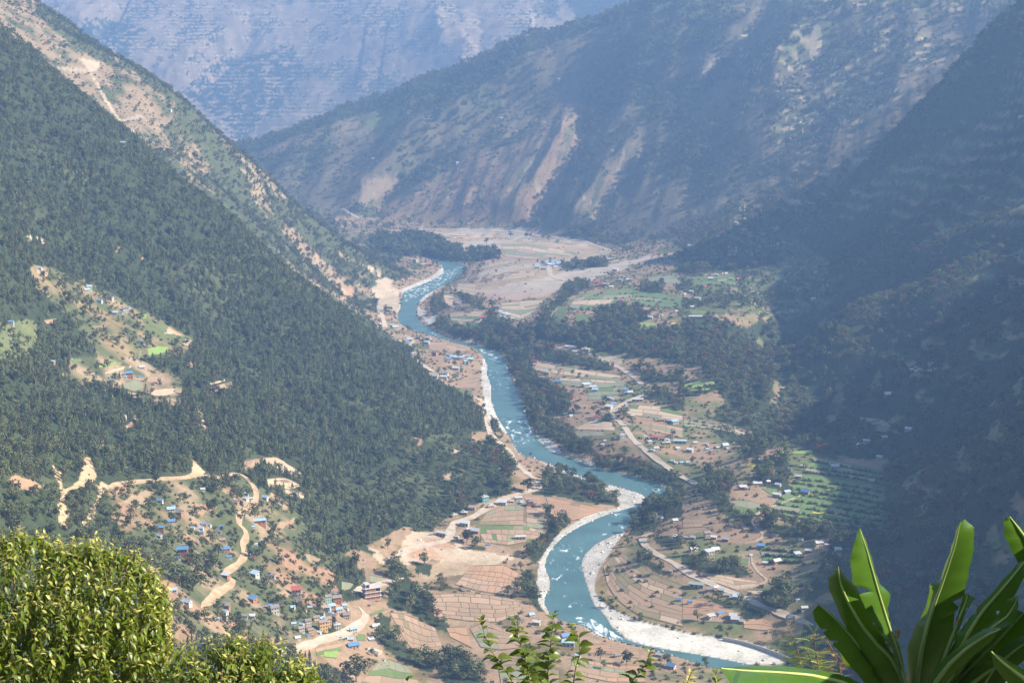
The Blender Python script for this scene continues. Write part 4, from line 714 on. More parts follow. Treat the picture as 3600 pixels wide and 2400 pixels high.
M_WIN = mat('dark_window', (.05,.045,.04), rough=.3, var=.3); M_DOOR = mat('wood_door', (.20,.12,.07), var=.3); M_FRAME = mat('window_frame', (.35,.25,.16), var=.2); M_CONC = mat('bare_concrete', (.52,.49,.45), var=.12, scale=.5)
def boxes(L):
    V = []; F = []
    for (x0, x1, y0, y1, z0, z1) in L:
        o_ = len(V); V += [(x0,y0,z0),(x1,y0,z0),(x1,y1,z0),(x0,y1,z0),(x0,y0,z1),(x1,y0,z1),(x1,y1,z1),(x0,y1,z1)]
        F += [tuple(o_ + i for i in f) for f in ((0,3,2,1),(4,5,6,7),(0,1,5,4),(1,2,6,5),(2,3,7,6),(3,0,4,7))]
    return np.array(V, float), F
HC = {}
def house_meshes(st, kind, asp, wk, rk):
    """unit house one metre wide per width unit: width 7, depth 7*asp, storey 2.5"""
    key = (st, kind, asp, wk, rk)
    if key in HC: return HC[key]
    w_, d_, h_ = 3.5, 3.5 * asp, 2.5 * st + .2
    parts = []
    V, F = boxes([(-w_, w_, -d_, d_, -2.5, h_)])
    if kind == 'gable':
        r = d_ * .62
        V = np.r_[V, [(-w_, 0, h_ + r), (w_, 0, h_ + r)]]; F = F[:1] + F[2:] + [(7, 4, 8), (5, 6, 9), (4, 5, 9, 8), (6, 7, 8, 9)]
    parts.append(('wall', mesh_from('wall', V, F), WM[wk]))
    e = .55; th = .14
    if kind == 'gable':
        s = (r) / d_; zt = h_ + r + .03; y1 = d_ + e; z1 = zt - s * y1; x = w_ + e
        V = []; F = []
        for sg in (-1, 1):
            o_ = len(V); V += [(-x, 0, zt), (x, 0, zt), (x, sg * y1, z1), (-x, sg * y1, z1), (-x, 0, zt + th), (x, 0, zt + th), (x, sg * y1, z1 + th), (-x, sg * y1, z1 + th)]
            F += [tuple(o_ + i for i in f) for f in ((0,1,2,3),(4,7,6,5),(0,4,5,1),(1,5,6,2),(2,6,7,3),(3,7,4,0))]
        roof = mesh_from('roof', V, F)
    elif kind == 'hip':
        z0 = h_ + .02; x, y = w_ + e, d_ + e; q = max(.2, x - y)
        roof = mesh_from('roof', [(-x,-y,z0),(x,-y,z0),(x,y,z0),(-x,y,z0),(-q,0,z0+d_*.7),(q,0,z0+d_*.7)], [(0,3,2,1),(0,1,5,4),(1,2,5),(2,3,4,5),(3,0,4)])
    elif kind == 'shed':
        x, y = w_ + e, d_ + e; za, zb = h_ + .05, h_ + .05 + d_ * .45
        roof = mesh_from('roof', [(-x,-y,za),(x,-y,za),(x,y,zb),(-x,y,zb),(-x,-y,za+th),(x,-y,za+th),(x,y,zb+th),(-x,y,zb+th)], [(0,3,2,1),(4,5,6,7),(0,1,5,4),(1,2,6,5),(2,3,7,6),(3,0,4,7)])
    else:
        roof = mesh_from('roof', *boxes([(-w_ - .3, w_ + .3, -d_ - .3, d_ + .3, h_, h_ + .22), (-w_ * .5, w_ * .1, -d_ * .2, d_ * .6, h_ + .22, h_ + 1.6)]))
    parts.append(('roof', roof, RM[rk]))
    wins = []
    nx = max(2, int(round(w_ * 2 / 2.3)))
    for s in range(st):
        for i in range(nx):
            x = -w_ + (i + .5) * 2 * w_ / nx
            if s == 0 and i == nx // 2: parts.append(('door', mesh_from('door', *boxes([(x - .45, x + .45, -d_ - .05, -d_ + .05, 0, 1.9)])), M_DOOR)); continue
            wins.append((x, -d_, .9 + 2.5 * s, 0))
        for i in range(max(1, nx - 2)):
            y = -d_ + (i + .5) * 2 * d_ / max(1, nx - 2); wins.append((w_, y, .9 + 2.5 * s, 1))
    for x, y, z, side in wins:
        b_ = (x - .42, x + .42, y - .06, y + .05, z, z + 1.05) if not side else (x - .05, x + .06, y - .42, y + .42, z, z + 1.05)
        parts.append(('window', mesh_from('window', *boxes([b_])), M_WIN))
    for _, me, m in parts: me.materials.append(m)
    HC[key] = [(n_, me) for n_, me, _ in parts]; return HC[key]
WN = dict(w='white', k='red brick', c='cream', o='orange', t='turquoise', g='grey stone', n='earth-coloured', y='yellow', b='pale blue')
RN = dict(B='blue', L='light blue', R='red', G='grey slate', W='bright tin', T='brown slate', K='green-grey')
HOUSES = []
def house(px, py, wpx, st, rk, wk, where, kind=None, asp=None, rot=None, extra=''):
    x, y, z = raycast(px, py); w_m = wpx * y / FPX / 1.1; kind = kind or ('gable' if rnd.random() < .7 else ('shed' if st == 1 else 'gable')); asp = asp or rnd.choice((.6, .75))
    rot = math.radians(rnd.choice((-32, -20, -8, 8, 18, 28))) if rot is None else math.radians(rot)
    sc = min(max(w_m / 7.0, .34), 3.2)
    BLOCK.append([(x + a * sc * 5.2, y + 3 * sc + b * sc * 5.5) for a, b in ((-1, -1.5), (1, -1.5), (1, .9), (-1, .9))])
    base = '%s%s house with %s roof' % ('' if st == 1 else ('two-storey ' if st == 2 else 'three-storey '), WN[wk], RN[rk])
    if w_m > 13: base = 'long ' + base
    yy = y + 3.5 * asp * sc; zz = float(ground(x, yy)) - .1; zz = max(z - .1, min(zz, z + 1.2)); szz = max(.36, min(1.1, sc * 1.12))
    HOUSES.append(dict(loc=(x, yy, zz), rot=rot, scale=(sc, sc, szz), parts=(st, kind, asp, wk, rk), base=base, where=where, px=px, size=wpx * (1 + .3 * st), far=y > 2400 and sc < .9))
SUB = {}
def win_frame(me):
    if me.name not in SUB:
        v = np.array([q.co for q in me.vertices]); lo, hi = v.min(0), v.max(0); t = .09; e = .02
        if hi[0] - lo[0] > hi[1] - lo[1]: B_ = [(lo[0] - t, lo[0], lo[1] - e, hi[1], lo[2] - t, hi[2] + t), (hi[0], hi[0] + t, lo[1] - e, hi[1], lo[2] - t, hi[2] + t), (lo[0], hi[0], lo[1] - e, hi[1], hi[2], hi[2] + t), (lo[0], hi[0], lo[1] - e, hi[1], lo[2] - t, lo[2])]
        else: B_ = [(lo[0], hi[0] + e, lo[1] - t, lo[1], lo[2] - t, hi[2] + t), (lo[0], hi[0] + e, hi[1], hi[1] + t, lo[2] - t, hi[2] + t), (lo[0], hi[0] + e, lo[1], hi[1], hi[2], hi[2] + t), (lo[0], hi[0] + e, lo[1], hi[1], lo[2] - t, lo[2])]
        f = mesh_from('frame', *boxes(B_)); f.materials.append(M_FRAME); SUB[me.name] = f
    return SUB[me.name]
def ridge_cap(me):
    if me.name not in SUB:
        v = np.array([q.co for q in me.vertices]); x, z = v[:, 0].max(), v[:, 2].max(); f = mesh_from('ridge_cap', [(-x, -.22, z - .1), (x, -.22, z - .1), (x, 0, z + .07), (-x, 0, z + .07), (x, .22, z - .1), (-x, .22, z - .1)], [(0, 1, 2, 3), (3, 2, 4, 5)]); f.materials.append(me.materials[0]); SUB[me.name] = f
    return SUB[me.name]
def build_houses():
    HOUSES.sort(key=lambda h_: -h_['size']); near, rest = HOUSES[:295], HOUSES[295:]
    for h_ in near:
        o = link('house', None, None, None, h_['loc'], h_['rot'], category='house'); o.scale = h_['scale']; h_['o'] = o
        for n_, me in house_meshes(*h_['parts']):
            if h_['far'] and n_ in ('window', 'door'): continue
            q = link(n_, me, None, o)
            if h_['size'] > 24 and n_ == 'window': link('frame', win_frame(me), None, q)
            if h_['size'] > 18 and n_ == 'roof' and h_['parts'][1] == 'gable': link('ridge_cap', ridge_cap(me), None, q)
    V = []; F = []; MI = []; mats = []; k = 0
    for h_ in rest:
        c, s = math.cos(h_['rot']), math.sin(h_['rot'])
        for n_, me in house_meshes(*h_['parts'])[:2]:
            v = np.empty(len(me.vertices) * 3, np.float32); me.vertices.foreach_get('co', v); v = v.reshape(-1, 3) * np.array(h_['scale']); m_ = me.materials[0]
            if m_ not in mats: mats.append(m_)
            V.append(np.stack([v[:, 0] * c - v[:, 1] * s, v[:, 0] * s + v[:, 1] * c, v[:, 2]], 1) + np.array(h_['loc']))
            for p in me.polygons: F.append(tuple(i + k for i in p.vertices)); MI.append(mats.index(m_))
            k += len(v)
    if V:
        me = mesh_from('distant_houses', np.concatenate(V), F)
        for m_ in mats: me.materials.append(m_)
        me.polygons.foreach_set('material_index', np.array(MI, np.int32)); link('distant_houses', me, None, kind='stuff', label='tiny far houses dotted over villages and slopes', category='houses')
    return near
def hs(cf, where, L):
    for q in L:
        (px, py), = cf((q[0], q[1])); wp = q[2] * CS[0]; house(px, py, wp, q[3], q[4], q[5], where, *q[6:])
CS = [.5102]
hs(c7, 'in the hillside village', [(1255,700,80,2,'B','k'),(1225,715,40,1,'B','w'),(1275,655,30,1,'B','w'),(1105,530,50,2,'B','k'),(1098,568,45,1,'L','w'),(1175,472,55,1,'B','w'),(1190,362,30,1,'B','w'),(1175,390,60,1,'L','w'),(1230,412,60,1,'G','k'),(1100,325,45,1,'B','w'),(1400,487,40,1,'B','k'),(1443,488,30,1,'L','w'),(1383,515,40,1,'L','w'),(1383,540,35,1,'B','k'),(1525,497,30,1,'B','k'),(1325,507,25,1,'L','w'),(1508,536,30,1,'B','k'),(1548,667,65,1,'B','k'),(1575,712,40,1,'B','w'),(1365,695,30,1,'L','w'),(1530,600,45,1,'T','k'),(1785,478,95,1,'L','k','shed',.35,20),(1745,502,25,1,'L','w'),(1825,306,45,1,'L','w'),(1690,312,45,1,'W','w'),(1730,307,30,1,'W','w'),(1620,336,40,1,'G','k'),(1395,246,35,1,'W','w'),(1695,275,35,1,'L','w'),(1735,706,40,2,'B','k'),(1760,622,30,1,'L','w'),(1812,605,40,1,'W','w'),(1750,838,65,1,'L','w'),(1550,845,60,1,'W','k'),(1500,862,30,1,'G','k'),(1860,852,75,1,'G','w','flat',.5,0),(1817,874,30,1,'L','w'),(2040,975,75,2,'R','w'),(1735,1010,65,1,'B','k'),(1862,1040,28,1,'B','k'),(1828,1052,40,1,'G','k'),(1888,1092,65,2,'G','w'),(2015,1056,35,1,'L','w'),(2065,1040,60,2,'T','k'),(1540,1118,65,2,'L','w'),(1495,1134,35,1,'L','w'),(1550,1058,70,1,'T','k'),(1190,945,60,1,'L','w'),(1285,1030,65,1,'L','w'),(1680,1122,55,1,'G','w'),(1735,1122,45,1,'W','w')])
tn = lambda *p: crop(1000, 2050, p, .12755); CS[0] = .12755
hs(tn, 'in the roadside town', [(430,640,210,2,'T','k'),(230,700,150,1,'L','w'),(700,700,150,1,'L','k'),(1200,560,200,3,'T','t','gable',.6,28),(1040,600,200,2,'T','c','gable',.6,28),(1430,400,180,2,'G','w'),(1440,560,260,2,'T','k'),(1310,690,200,1,'L','k','shed',.7,20),(1180,780,190,2,'W','b'),(1280,860,160,1,'L','w'),(1500,850,210,2,'L','w'),(1650,650,150,1,'L','w'),(1700,730,150,1,'W','w'),(1700,990,200,2,'T','w'),(1330,1040,220,2,'T','k'),(1040,1010,160,1,'L','w'),(870,1060,190,2,'T','c','gable',.7,25),(640,1150,190,2,'T','w','gable',.7,25),(250,1150,150,1,'L','w'),(470,1170,150,1,'L','w'),(460,1360,190,2,'T','w','gable',.7,25),(660,1300,160,2,'T','c','gable',.7,25),(715,1390,170,2,'T','o','gable',.7,25),(1180,1200,230,3,'T','o','gable',.6,28),(1060,1330,270,3,'T','o','gable',.55,28),(1450,1290,220,2,'W','w','flat',.7,15),(1890,1400,230,2,'L','w','gable',.6,25),(1500,1510,150,1,'W','w'),(1820,1560,150,1,'L','w'),(950,1390,130,1,'W','b'),(660,1470,80,1,'B','w'),(350,1560,180,1,'W','w'),(1030,860,170,1,'T','n'),(560,780,120,1,'T','n')])
CS[0] = .5102
hs(c8, 'along the left-bank road', [(990,325,52,2,'W','t','flat',.8,20),(1028,365,50,1,'W','n','flat',.6,20),(1110,346,60,1,'W','w','shed'),(1175,326,32,1,'W','w'),(1222,312,55,1,'W','w','shed',.4,18),(845,412,50,1,'W','k','flat'),(780,428,50,1,'W','n','flat'),(706,490,45,1,'G','n','flat'),(900,380,52,1,'T','n'),(795,572,36,1,'W','w','hip'),(690,558,85,1,'W','g','shed',.3,-28),(850,490,70,1,'W','w','shed'),(925,540,60,1,'W','k'),(880,520,40,1,'W','n')])
hs(c8, 'in the left-bank fields', [(1245,335,30,1,'L','w'),(1300,352,46,2,'G','k','hip',.9,10),(1350,362,46,1,'G','k','hip',.9,10),(1235,582,78,1,'W','w','gable',.3,4),(1017,622,28,1,'B','w'),(620,552,20,1,'B','w'),(82,1335,85,1,'B','n','gable',.5,22),(205,1282,44,1,'W','g'),(60,1280,45,1,'L','w'),(235,1195,60,1,'W','n'),(290,1415,30,1,'L','w'),(1310,1112,45,1,'L','w'),(1345,1170,60,1,'W','w','shed',.5),(1540,1285,60,2,'B','w'),(1565,1318,95,1,'L','w','shed',.4),(2190,1388,50,1,'W','w'),(2275,1472,66,1,'B','w','gable',.7,-30),(1905,1392,50,1,'G','n'),(1330,1438,42,1,'B','w'),(1630,1392,42,1,'L','w'),(1090,98,20,1,'L','w'),(845,940,22,1,'T','n')])
hs(c8, 'by the river bend', [(2310,595,52,2,'W','w','flat'),(2190,450,52,1,'W','w'),(2300,462,42,1,'W','n'),(2110,690,50,1,'G','k'),(2270,806,30,1,'W','w'),(2330,1008,42,1,'B','w')])
hs(c9, 'in the right-bank hamlet', [(170,568,50,2,'G','n'),(75,578,40,1,'W','w'),(215,580,45,1,'W','n'),(300,594,50,1,'W','k'),(20,575,36,1,'W','k'),(75,664,60,1,'W','w'),(225,670,60,1,'W','k'),(185,688,70,1,'W','w','shed'),(470,695,26,1,'L','w')])
hs(c9, 'beside the lower road', [(100,915,112,1,'K','g','gable',.4,-18),(190,945,60,1,'G','g'),(140,838,42,1,'T','k'),(230,922,40,1,'W','w'),(270,942,40,1,'L','w'),(310,975,42,1,'W','w'),(370,992,50,1,'L','w'),(440,1010,50,1,'W','w'),(50,1028,36,2,'B','w'),(200,1130,60,1,'W','w'),(260,1104,45,1,'B','w'),(350,1128,60,1,'W','w'),(362,1152,60,1,'W','w'),(412,1160,42,1,'W','n'),(745,1162,60,2,'K','n','flat'),(840,1072,50,1,'W','w'),(790,1002,30,1,'W','w')])
hs(c9, 'by the green terraces', [(740,108,32,1,'B','w'),(825,86,36,1,'W','w'),(800,160,46,1,'W','k'),(500,206,40,1,'W','w'),(535,204,30,1,'W','w'),(590,190,32,1,'W','w'),(660,216,42,1,'W','w'),(420,238,56,1,'W','k'),(650,292,62,1,'W','w','shed',.4),(720,268,50,1,'L','w'),(850,272,60,1,'B','k'),(1360,26,42,1,'W','w'),(1050,96,60,1,'W','w'),(815,596,36,1,'W','w'),(940,622,60,1,'W','w'),(995,626,30,1,'W','w'),(870,672,50,1,'W','k'),(795,696,50,1,'W','w'),(1075,666,50,1,'W','w'),(540,642,60,1,'B','w'),(570,752,40,1,'W','w'),(650,748,62,1,'W','k'),(2050,246,22,1,'W','w')])
hs(c5, 'in the riverside village', [(645,885,36,2,'T','k'),(495,882,42,1,'W','n','flat'),(740,918,36,1,'B','w'),(735,886,30,1,'L','w'),(770,900,36,1,'L','w'),(795,910,40,1,'L','w'),(825,915,30,2,'W','w'),(857,943,32,2,'L','t'),(888,922,46,1,'L','w'),(830,890,34,1,'G','w'),(870,895,30,1,'L','w'),(790,982,50,1,'W','w'),(720,1018,36,1,'B','w'),(650,1036,42,1,'W','w'),(706,1042,50,1,'W','w'),(805,1026,18,1,'B','w'),(530,768,36,1,'G','k'),(600,772,42,1,'W','n'),(585,802,50,1,'L','w'),(470,782,45,1,'W','w'),(450,796,30,1,'B','w')])
hs(c5, 'near the pale cliff', [(370,696,45,1,'W','w'),(345,682,30,1,'W','n'),(265,678,46,1,'W','n','flat'),(218,658,36,1,'T','k'),(355,668,30,1,'G','n')])
hs(c5, 'on the fan terraces', [(975,632,56,1,'R','w'),(1130,606,44,1,'W','w'),(1110,626,40,1,'W','w'),(1095,590,30,1,'L','w'),(1150,612,36,1,'W','w'),(1080,552,26,1,'B','w'),(1180,634,26,1,'W','w'),(510,240,36,2,'W','w','flat'),(600,264,40,1,'R','k'),(565,266,30,1,'W','k'),(320,210,42,1,'B','w'),(425,310,26,1,'B','w'),(290,205,24,1,'W','w'),(962,230,22,1,'R','k'),(730,72,26,1,'W','w'),(1890,298,40,1,'W','w')])
for i in range(26): house(1200 + .5102 * rnd.uniform(1350, 1560), 800 + .5102 * rnd.uniform(235, 296), rnd.uniform(10, 19), 1, rnd.choice('WWLLB'), rnd.choice('wwwk'), 'in the market village')
for i in range(20):
    t_ = rnd.random(); house(1200 + .5102 * (1580 + 260 * t_), 800 + .5102 * (268 - 70 * t_ + rnd.uniform(-14, 14)), rnd.uniform(9, 16), 1, rnd.choice('WWLBR'), rnd.choice('wwk'), 'along the fan road')
hs(c5, 'above the wooded scarp', [(1760,388,36,1,'R','k'),(1790,396,40,1,'R','w'),(1815,398,30,1,'W','k'),(1775,408,30,1,'R','k'),(1712,395,26,1,'L','w'),(1860,420,36,1,'W','w'),(1838,400,26,1,'T','k'),(1925,370,32,1,'L','w'),(1980,370,36,1,'L','w'),(1925,515,46,1,'R','w'),(1795,456,26,1,'R','k'),(1905,400,22,1,'T','k'),(1610,562,22,1,'B','w'),(1735,575,22,1,'L','w'),(2130,630,36,1,'W','w'),(2180,615,30,1,'R','w'),(2205,608,26,1,'W','w'),(2085,498,18,1,'W','w'),(2310,585,26,1,'W','w')])
hs(c5, 'on the middle terrace', [(1340,940,30,2,'R','k'),(1328,952,30,1,'G','k'),(1420,1012,46,1,'W','k'),(1488,1076,56,1,'B','w','gable',.5,-4),(1520,978,22,1,'R','k'),(1690,1096,60,1,'W','w','shed'),(1735,1114,50,1,'W','n','shed'),(1750,1130,42,1,'L','w'),(1590,1184,32,1,'R','k'),(1545,1292,26,1,'W','w'),(1580,1304,26,1,'L','w'),(1765,1324,52,1,'R','w','flat',.7,10),(1840,1186,34,1,'W','w'),(1860,1190,30,1,'W','n'),(1960,1130,40,1,'B','w'),(1990,1148,40,1,'W','n'),(1965,1142,24,1,'L','w')])
hs(c5, 'along the middle road', [(1872,1228,42,1,'B','w'),(1845,1252,52,1,'W','w'),(1962,1230,26,1,'B','w'),(1910,1278,42,1,'W','w'),(1685,855,62,1,'W','n','flat'),(1600,838,42,1,'W','w'),(1560,832,36,1,'W','w'),(2040,1200,82,1,'W','w','shed',.25,0),(2205,1336,40,1,'T','k'),(2260,1342,36,1,'W','k'),(2300,1354,54,1,'L','w'),(2092,1456,50,1,'W','y','flat'),(2155,1462,62,1,'R','w','gable',.4,-8),(2212,1466,42,1,'R','w','gable',.4,-8),(2240,1520,62,2,'W','y','flat',.6,5),(1935,1462,46,2,'W','w','flat'),(1800,1502,22,1,'W','w'),(1815,1474,22,1,'W','w'),(2010,1306,30,1,'W','w'),(1960,1350,22,1,'W','w')])
r7 = lambda *p: crop(2250, 1450, p, .1913); CS[0] = .1913
hs(r7, 'in the roadside settlement', [(740,570,240,1,'L','w','shed',.25,-6),(920,730,130,1,'W','w'),(1320,735,90,1,'T','k'),(1240,695,76,1,'L','w'),(1565,645,130,1,'L','w'),(1615,680,60,1,'W','c'),(1430,660,66,1,'W','w'),(1220,605,90,1,'W','w'),(1020,580,84,1,'W','w'),(600,920,84,1,'W','w'),(665,948,66,1,'W','w'),(760,940,70,1,'L','w'),(875,938,70,1,'L','w'),(1010,948,50,1,'W','w'),(500,530,100,1,'W','w','shed'),(700,685,84,1,'W','w'),(300,690,110,1,'W','w'),(230,720,80,1,'W','n'),(2200,895,90,1,'W','w'),(620,205,100,1,'L','w'),(180,560,90,1,'L','w'),(1830,1370,60,1,'R','k'),(1930,1420,120,1,'W','w','shed',.3,-25),(2110,1320,90,1,'W','w'),(2210,1310,70,1,'W','w')])
CS[0] = .5102
hs(c6, 'on the upper right terraces', [(90,630,92,1,'W','g','shed',.3,-6),(245,66,20,1,'W','w'),(275,45,30,1,'R','k'),(375,155,22,2,'W','w'),(470,200,22,2,'W','w'),(625,130,26,1,'W','w'),(515,98,26,1,'R','k'),(210,160,20,1,'T','k'),(240,165,22,1,'B','w'),(420,140,18,1,'R','k'),(65,215,26,1,'R','k'),(265,190,22,2,'R','k'),(195,220,30,1,'W','w'),(700,110,30,1,'R','w'),(660,118,22,1,'L','w'),(320,140,18,1,'L','w'),(40,130,24,1,'B','w'),(75,128,20,1,'W','k'),(230,95,20,1,'R','k'),(235,335,30,1,'W','w'),(265,320,24,1,'R','w'),(195,362,36,1,'W','k'),(390,368,40,1,'R','k'),(300,325,22,1,'W','w'),(155,414,24,1,'R','k'),(60,450,30,1,'W','n'),(15,465,22,1,'W','w'),(105,500,46,1,'W','w'),(65,555,26,1,'W','k'),(335,360,22,1,'W','k')])
hs(c6, 'on the shaded right slope', [(915,316,22,1,'L','w'),(1000,334,20,1,'W','w'),(868,446,20,2,'R','k'),(640,490,26,1,'W','w'),(900,500,30,1,'W','w'),(705,380,22,1,'W','w'),(1575,988,34,1,'W','w'),(1612,994,30,1,'W','w'),(1415,1165,52,1,'W','k'),(1560,1402,46,1,'W','w'),(1390,1462,50,1,'W','w'),(1270,1488,50,1,'W','w'),(1225,1518,46,1,'W','w'),(1185,1455,20,1,'T','k')])
hs(c4, 'on the forested slope', [(270,290,36,1,'L','w'),(300,328,52,1,'T','n'),(612,432,36,2,'L','t'),(595,444,36,1,'W','n'),(685,518,36,1,'B','w'),(765,504,36,2,'B','w'),(725,470,14,1,'W','w'),(862,586,46,2,'G','w'),(887,556,22,1,'B','w'),(785,604,46,1,'W','w'),(830,592,30,1,'B','w'),(75,674,36,2,'B','w'),(980,798,36,1,'B','w'),(888,1040,52,2,'B','k'),(858,1036,30,1,'L','w'),(962,1038,30,1,'B','w'),(770,1084,46,2,'L','n'),(975,976,42,1,'W','w'),(360,936,36,1,'L','k'),(850,1322,40,2,'K','w')])
hs(c1, 'on the far tan spur', [(1190,716,26,1,'R','n'),(1172,770,24,1,'L','w'),(840,1002,40,1,'L','w')])
hs(c1, 'on the hazy mountain', [(1040,196,20,1,'W','w'),(965,138,16,1,'R','c'),(1403,320,14,1,'W','c'),(2185,188,14,1,'W','w'),(1815,290,16,1,'R','c'),(1580,402,16,1,'W','w')])
hs(c2, 'on the middle mountain', [(530,380,20,1,'W','w'),(350,190,18,1,'W','w'),(1105,824,22,1,'W','w'),(1235,820,26,1,'L','w'),(1200,926,20,1,'W','w'),(1545,696,18,1,'R','k'),(800,1130,22,1,'W','w'),(220,1102,24,1,'W','w'),(1870,1046,20,1,'W','w'),(1500,554,18,1,'W','w'),(1205,912,20,1,'W','w')])
hs(c3, 'on the upper right mountain', [(660,284,14,1,'W','w'),(1525,70,22,1,'W','w'),(1490,642,24,1,'B','w'),(370,1542,26,1,'W','w'),(2250,806,26,1,'B','w'),(2330,818,30,1,'W','w')])
# labels: look first, then where, then order from the left
from collections import defaultdict
grp = defaultdict(list)
for h_ in build_houses(): grp[(h_['base'], h_['where'])].append(h_)
ORD = ['leftmost', 'second from left', 'third from left', 'fourth from left', 'fifth from left', 'sixth from left', 'seventh from left', 'eighth from left', 'ninth from left', 'tenth from left', 'eleventh from left', 'twelfth from left', 'thirteenth from left', 'fourteenth from left', 'fifteenth from left', 'sixteenth from left']
for (base, where), L in grp.items():
    L.sort(key=lambda q: q['px'])
    for i, q in enumerate(L):
        q['o']['label'] = base + ' ' + where + ('' if len(L) == 1 else ', ' + ('rightmost' if i == len(L) - 1 else ORD[min(i, 15)])); q['o']['group'] = 'houses ' + where
# concrete frame building by the road
def frame_building():
    (px, py), = c8((205,1000)); x, y, z = raycast(px, py); y += 4
    o = link('concrete_building', None, None, None, (x, y, z - .2), math.radians(24), category='building', label='unfinished three-storey concrete frame building with brick infill beside the road')
    L, D, h_ = 5.4, 3.6, 3.0
    for k in range(4):
        e = .8 if k else .2
        link('floor_slab', mesh_from('floor_slab', *boxes([(-L - e, L + e, -D - e, D + e, k * h_ - .1, k * h_ + .15)])), M_CONC, o)
    for k in range(3):
        for xx in (-L + .2, -L / 3, L / 3, L - .2):
            for yy in (-D + .2, D - .2): link('column', mesh_from('column', *boxes([(xx - .2, xx + .2, yy - .2, yy + .2, k * h_ + .15, k * h_ + h_ - .1)])), M_CONC, o)
        for xx in (-L * .66, 0, L * .66):
            if k == 2 and xx > 0: continue
            link('brick_panel', mesh_from('brick_panel', *boxes([(xx - 1.5, xx + 1.5, -D + .1, -D + .25, k * h_ + .15, k * h_ + h_ - .1)])), WM['k'], o)
        link('brick_panel', mesh_from('brick_panel', *boxes([(L - .2, L - .05, -D + .5, D - .5, k * h_ + .15, k * h_ + h_ - .1)])), M_CONC, o)
        for yy in (-1.6, 1.4): link('window', mesh_from('window', *boxes([(L - .1, L + .02, yy - .5, yy + .5, k * h_ + 1, k * h_ + 2.2)])), M_WIN, o)
        link('inner_wall', mesh_from('inner_wall', *boxes([(-L + .5, L - .5, -.1, .1, k * h_ + .15, k * h_ + h_ - .1)])), WM['k'], o)
    link('stair_head', mesh_from('stair_head', *boxes([(-L + .3, -L + .6, -D + 1, D - 1, 9.15, 11.6), (-L + 3, -L + 3.3, -D + 1, D - 1, 9.15, 11.6), (-L, -L + 3.6, -D + .6, D - .6, 11.6, 11.8)])), M_CONC, o)
    BLOCK.append([(x + a * 8, y + b * 7) for a, b in ((-1, -1.6), (1, -1.6), (1, 1), (-1, 1))])
frame_building()
def retaining_wall():
    P = np.array([raycast(px, py) for px, py in c9((275,1272),(420,1300),(560,1345),(680,1390),(760,1425))]); P = resample(chaikin(P, 2), 16); z = np.minimum.accumulate(P[:, 2]); V = []
    for (x, y, _), zz in zip(P, z): V += [(x, y - .5, zz - 2), (x, y - .35, zz + 2.4), (x, y + .35, zz + 2.4), (x, y + .5, zz - 2)]
    V = np.array(V); c = P[0]; me = mesh_from('retaining_wall', V - c, strip_faces(16, 4)); link('retaining_wall', me, M_CONC, None, tuple(c), category='wall', label='low grey concrete river wall along the edge of the white gravel bar')
retaining_wall()
def polytunnel():
    (px, py), = c8((225,1372)); x, y, z = raycast(px, py); V = []; F = []
    for i in range(7):
        a = math.pi * i / 6
        for yy in (-4.5, 4.5): V.append((2.7 * math.cos(a), yy, 2.6 * math.sin(a)))
    F = [(2 * i, 2 * i + 1, 2 * i + 3, 2 * i + 2) for i in range(6)]; o = link('polytunnel', None, None, None, (x, y + 3, z), math.radians(60), category='greenhouse', label='small white plastic polytunnel greenhouse by the green plots')
    link('cover', mesh_from('cover', V, F), mat('milky_plastic', (.62,.62,.52), rough=.4, var=.08), o)
    for yy in (-4.52, 4.52): link('end_panel', mesh_from('end_panel', [(2.7 * math.cos(math.pi * i / 6), yy, 2.6 * math.sin(math.pi * i / 6)) for i in range(7)], [tuple(range(7))]), WM['n'], o)
polytunnel()
# notable single trees
def single(cf, x, y, hpx, pr, label, sx=1.0, name='broadleaf_tree'):
    (px, py), = cf((x, y)); P = raycast(px, py); h_ = hpx * .5102 * P[1] / FPX; tm, cm = pr; s = h_ / 9.0
    r = link(name, None, None, None, (P[0], P[1], P[2] - .1), rnd.uniform(0, 6.28), category='tree', label=label); r.scale = (s * sx, s * sx, s); link('trunk', tm, None, r); link('crown', cm, None, r)
BIG = [proto(70 + i, make_broad, M_BROAD, h=9, n=420, spread=(.45, .33, .5)[i], lobes=(11, 9, 12)[i]) for i in range(3)]
single(c8, 385, 845, 150, BIG[0], 'large spreading tree at the bend of the pale road below the landslide', 1.2); single(c8, 868, 600, 95, BIG[1], 'dense round dark tree beside the roadside houses and the landslide', 1.25); single(c8, 105, 1560, 210, BIG[2], 'big dark spreading tree at the lower edge by the polytunnel', 1.1); single(c8, 1965, 1445, 120, BIG[1], 'tall oval dark tree standing between brown fields near the river', .9); single(c8, 1285, 245, 100, BIG[0], 'spreading tree with bare limbs at the road corner by the river', 1.1)
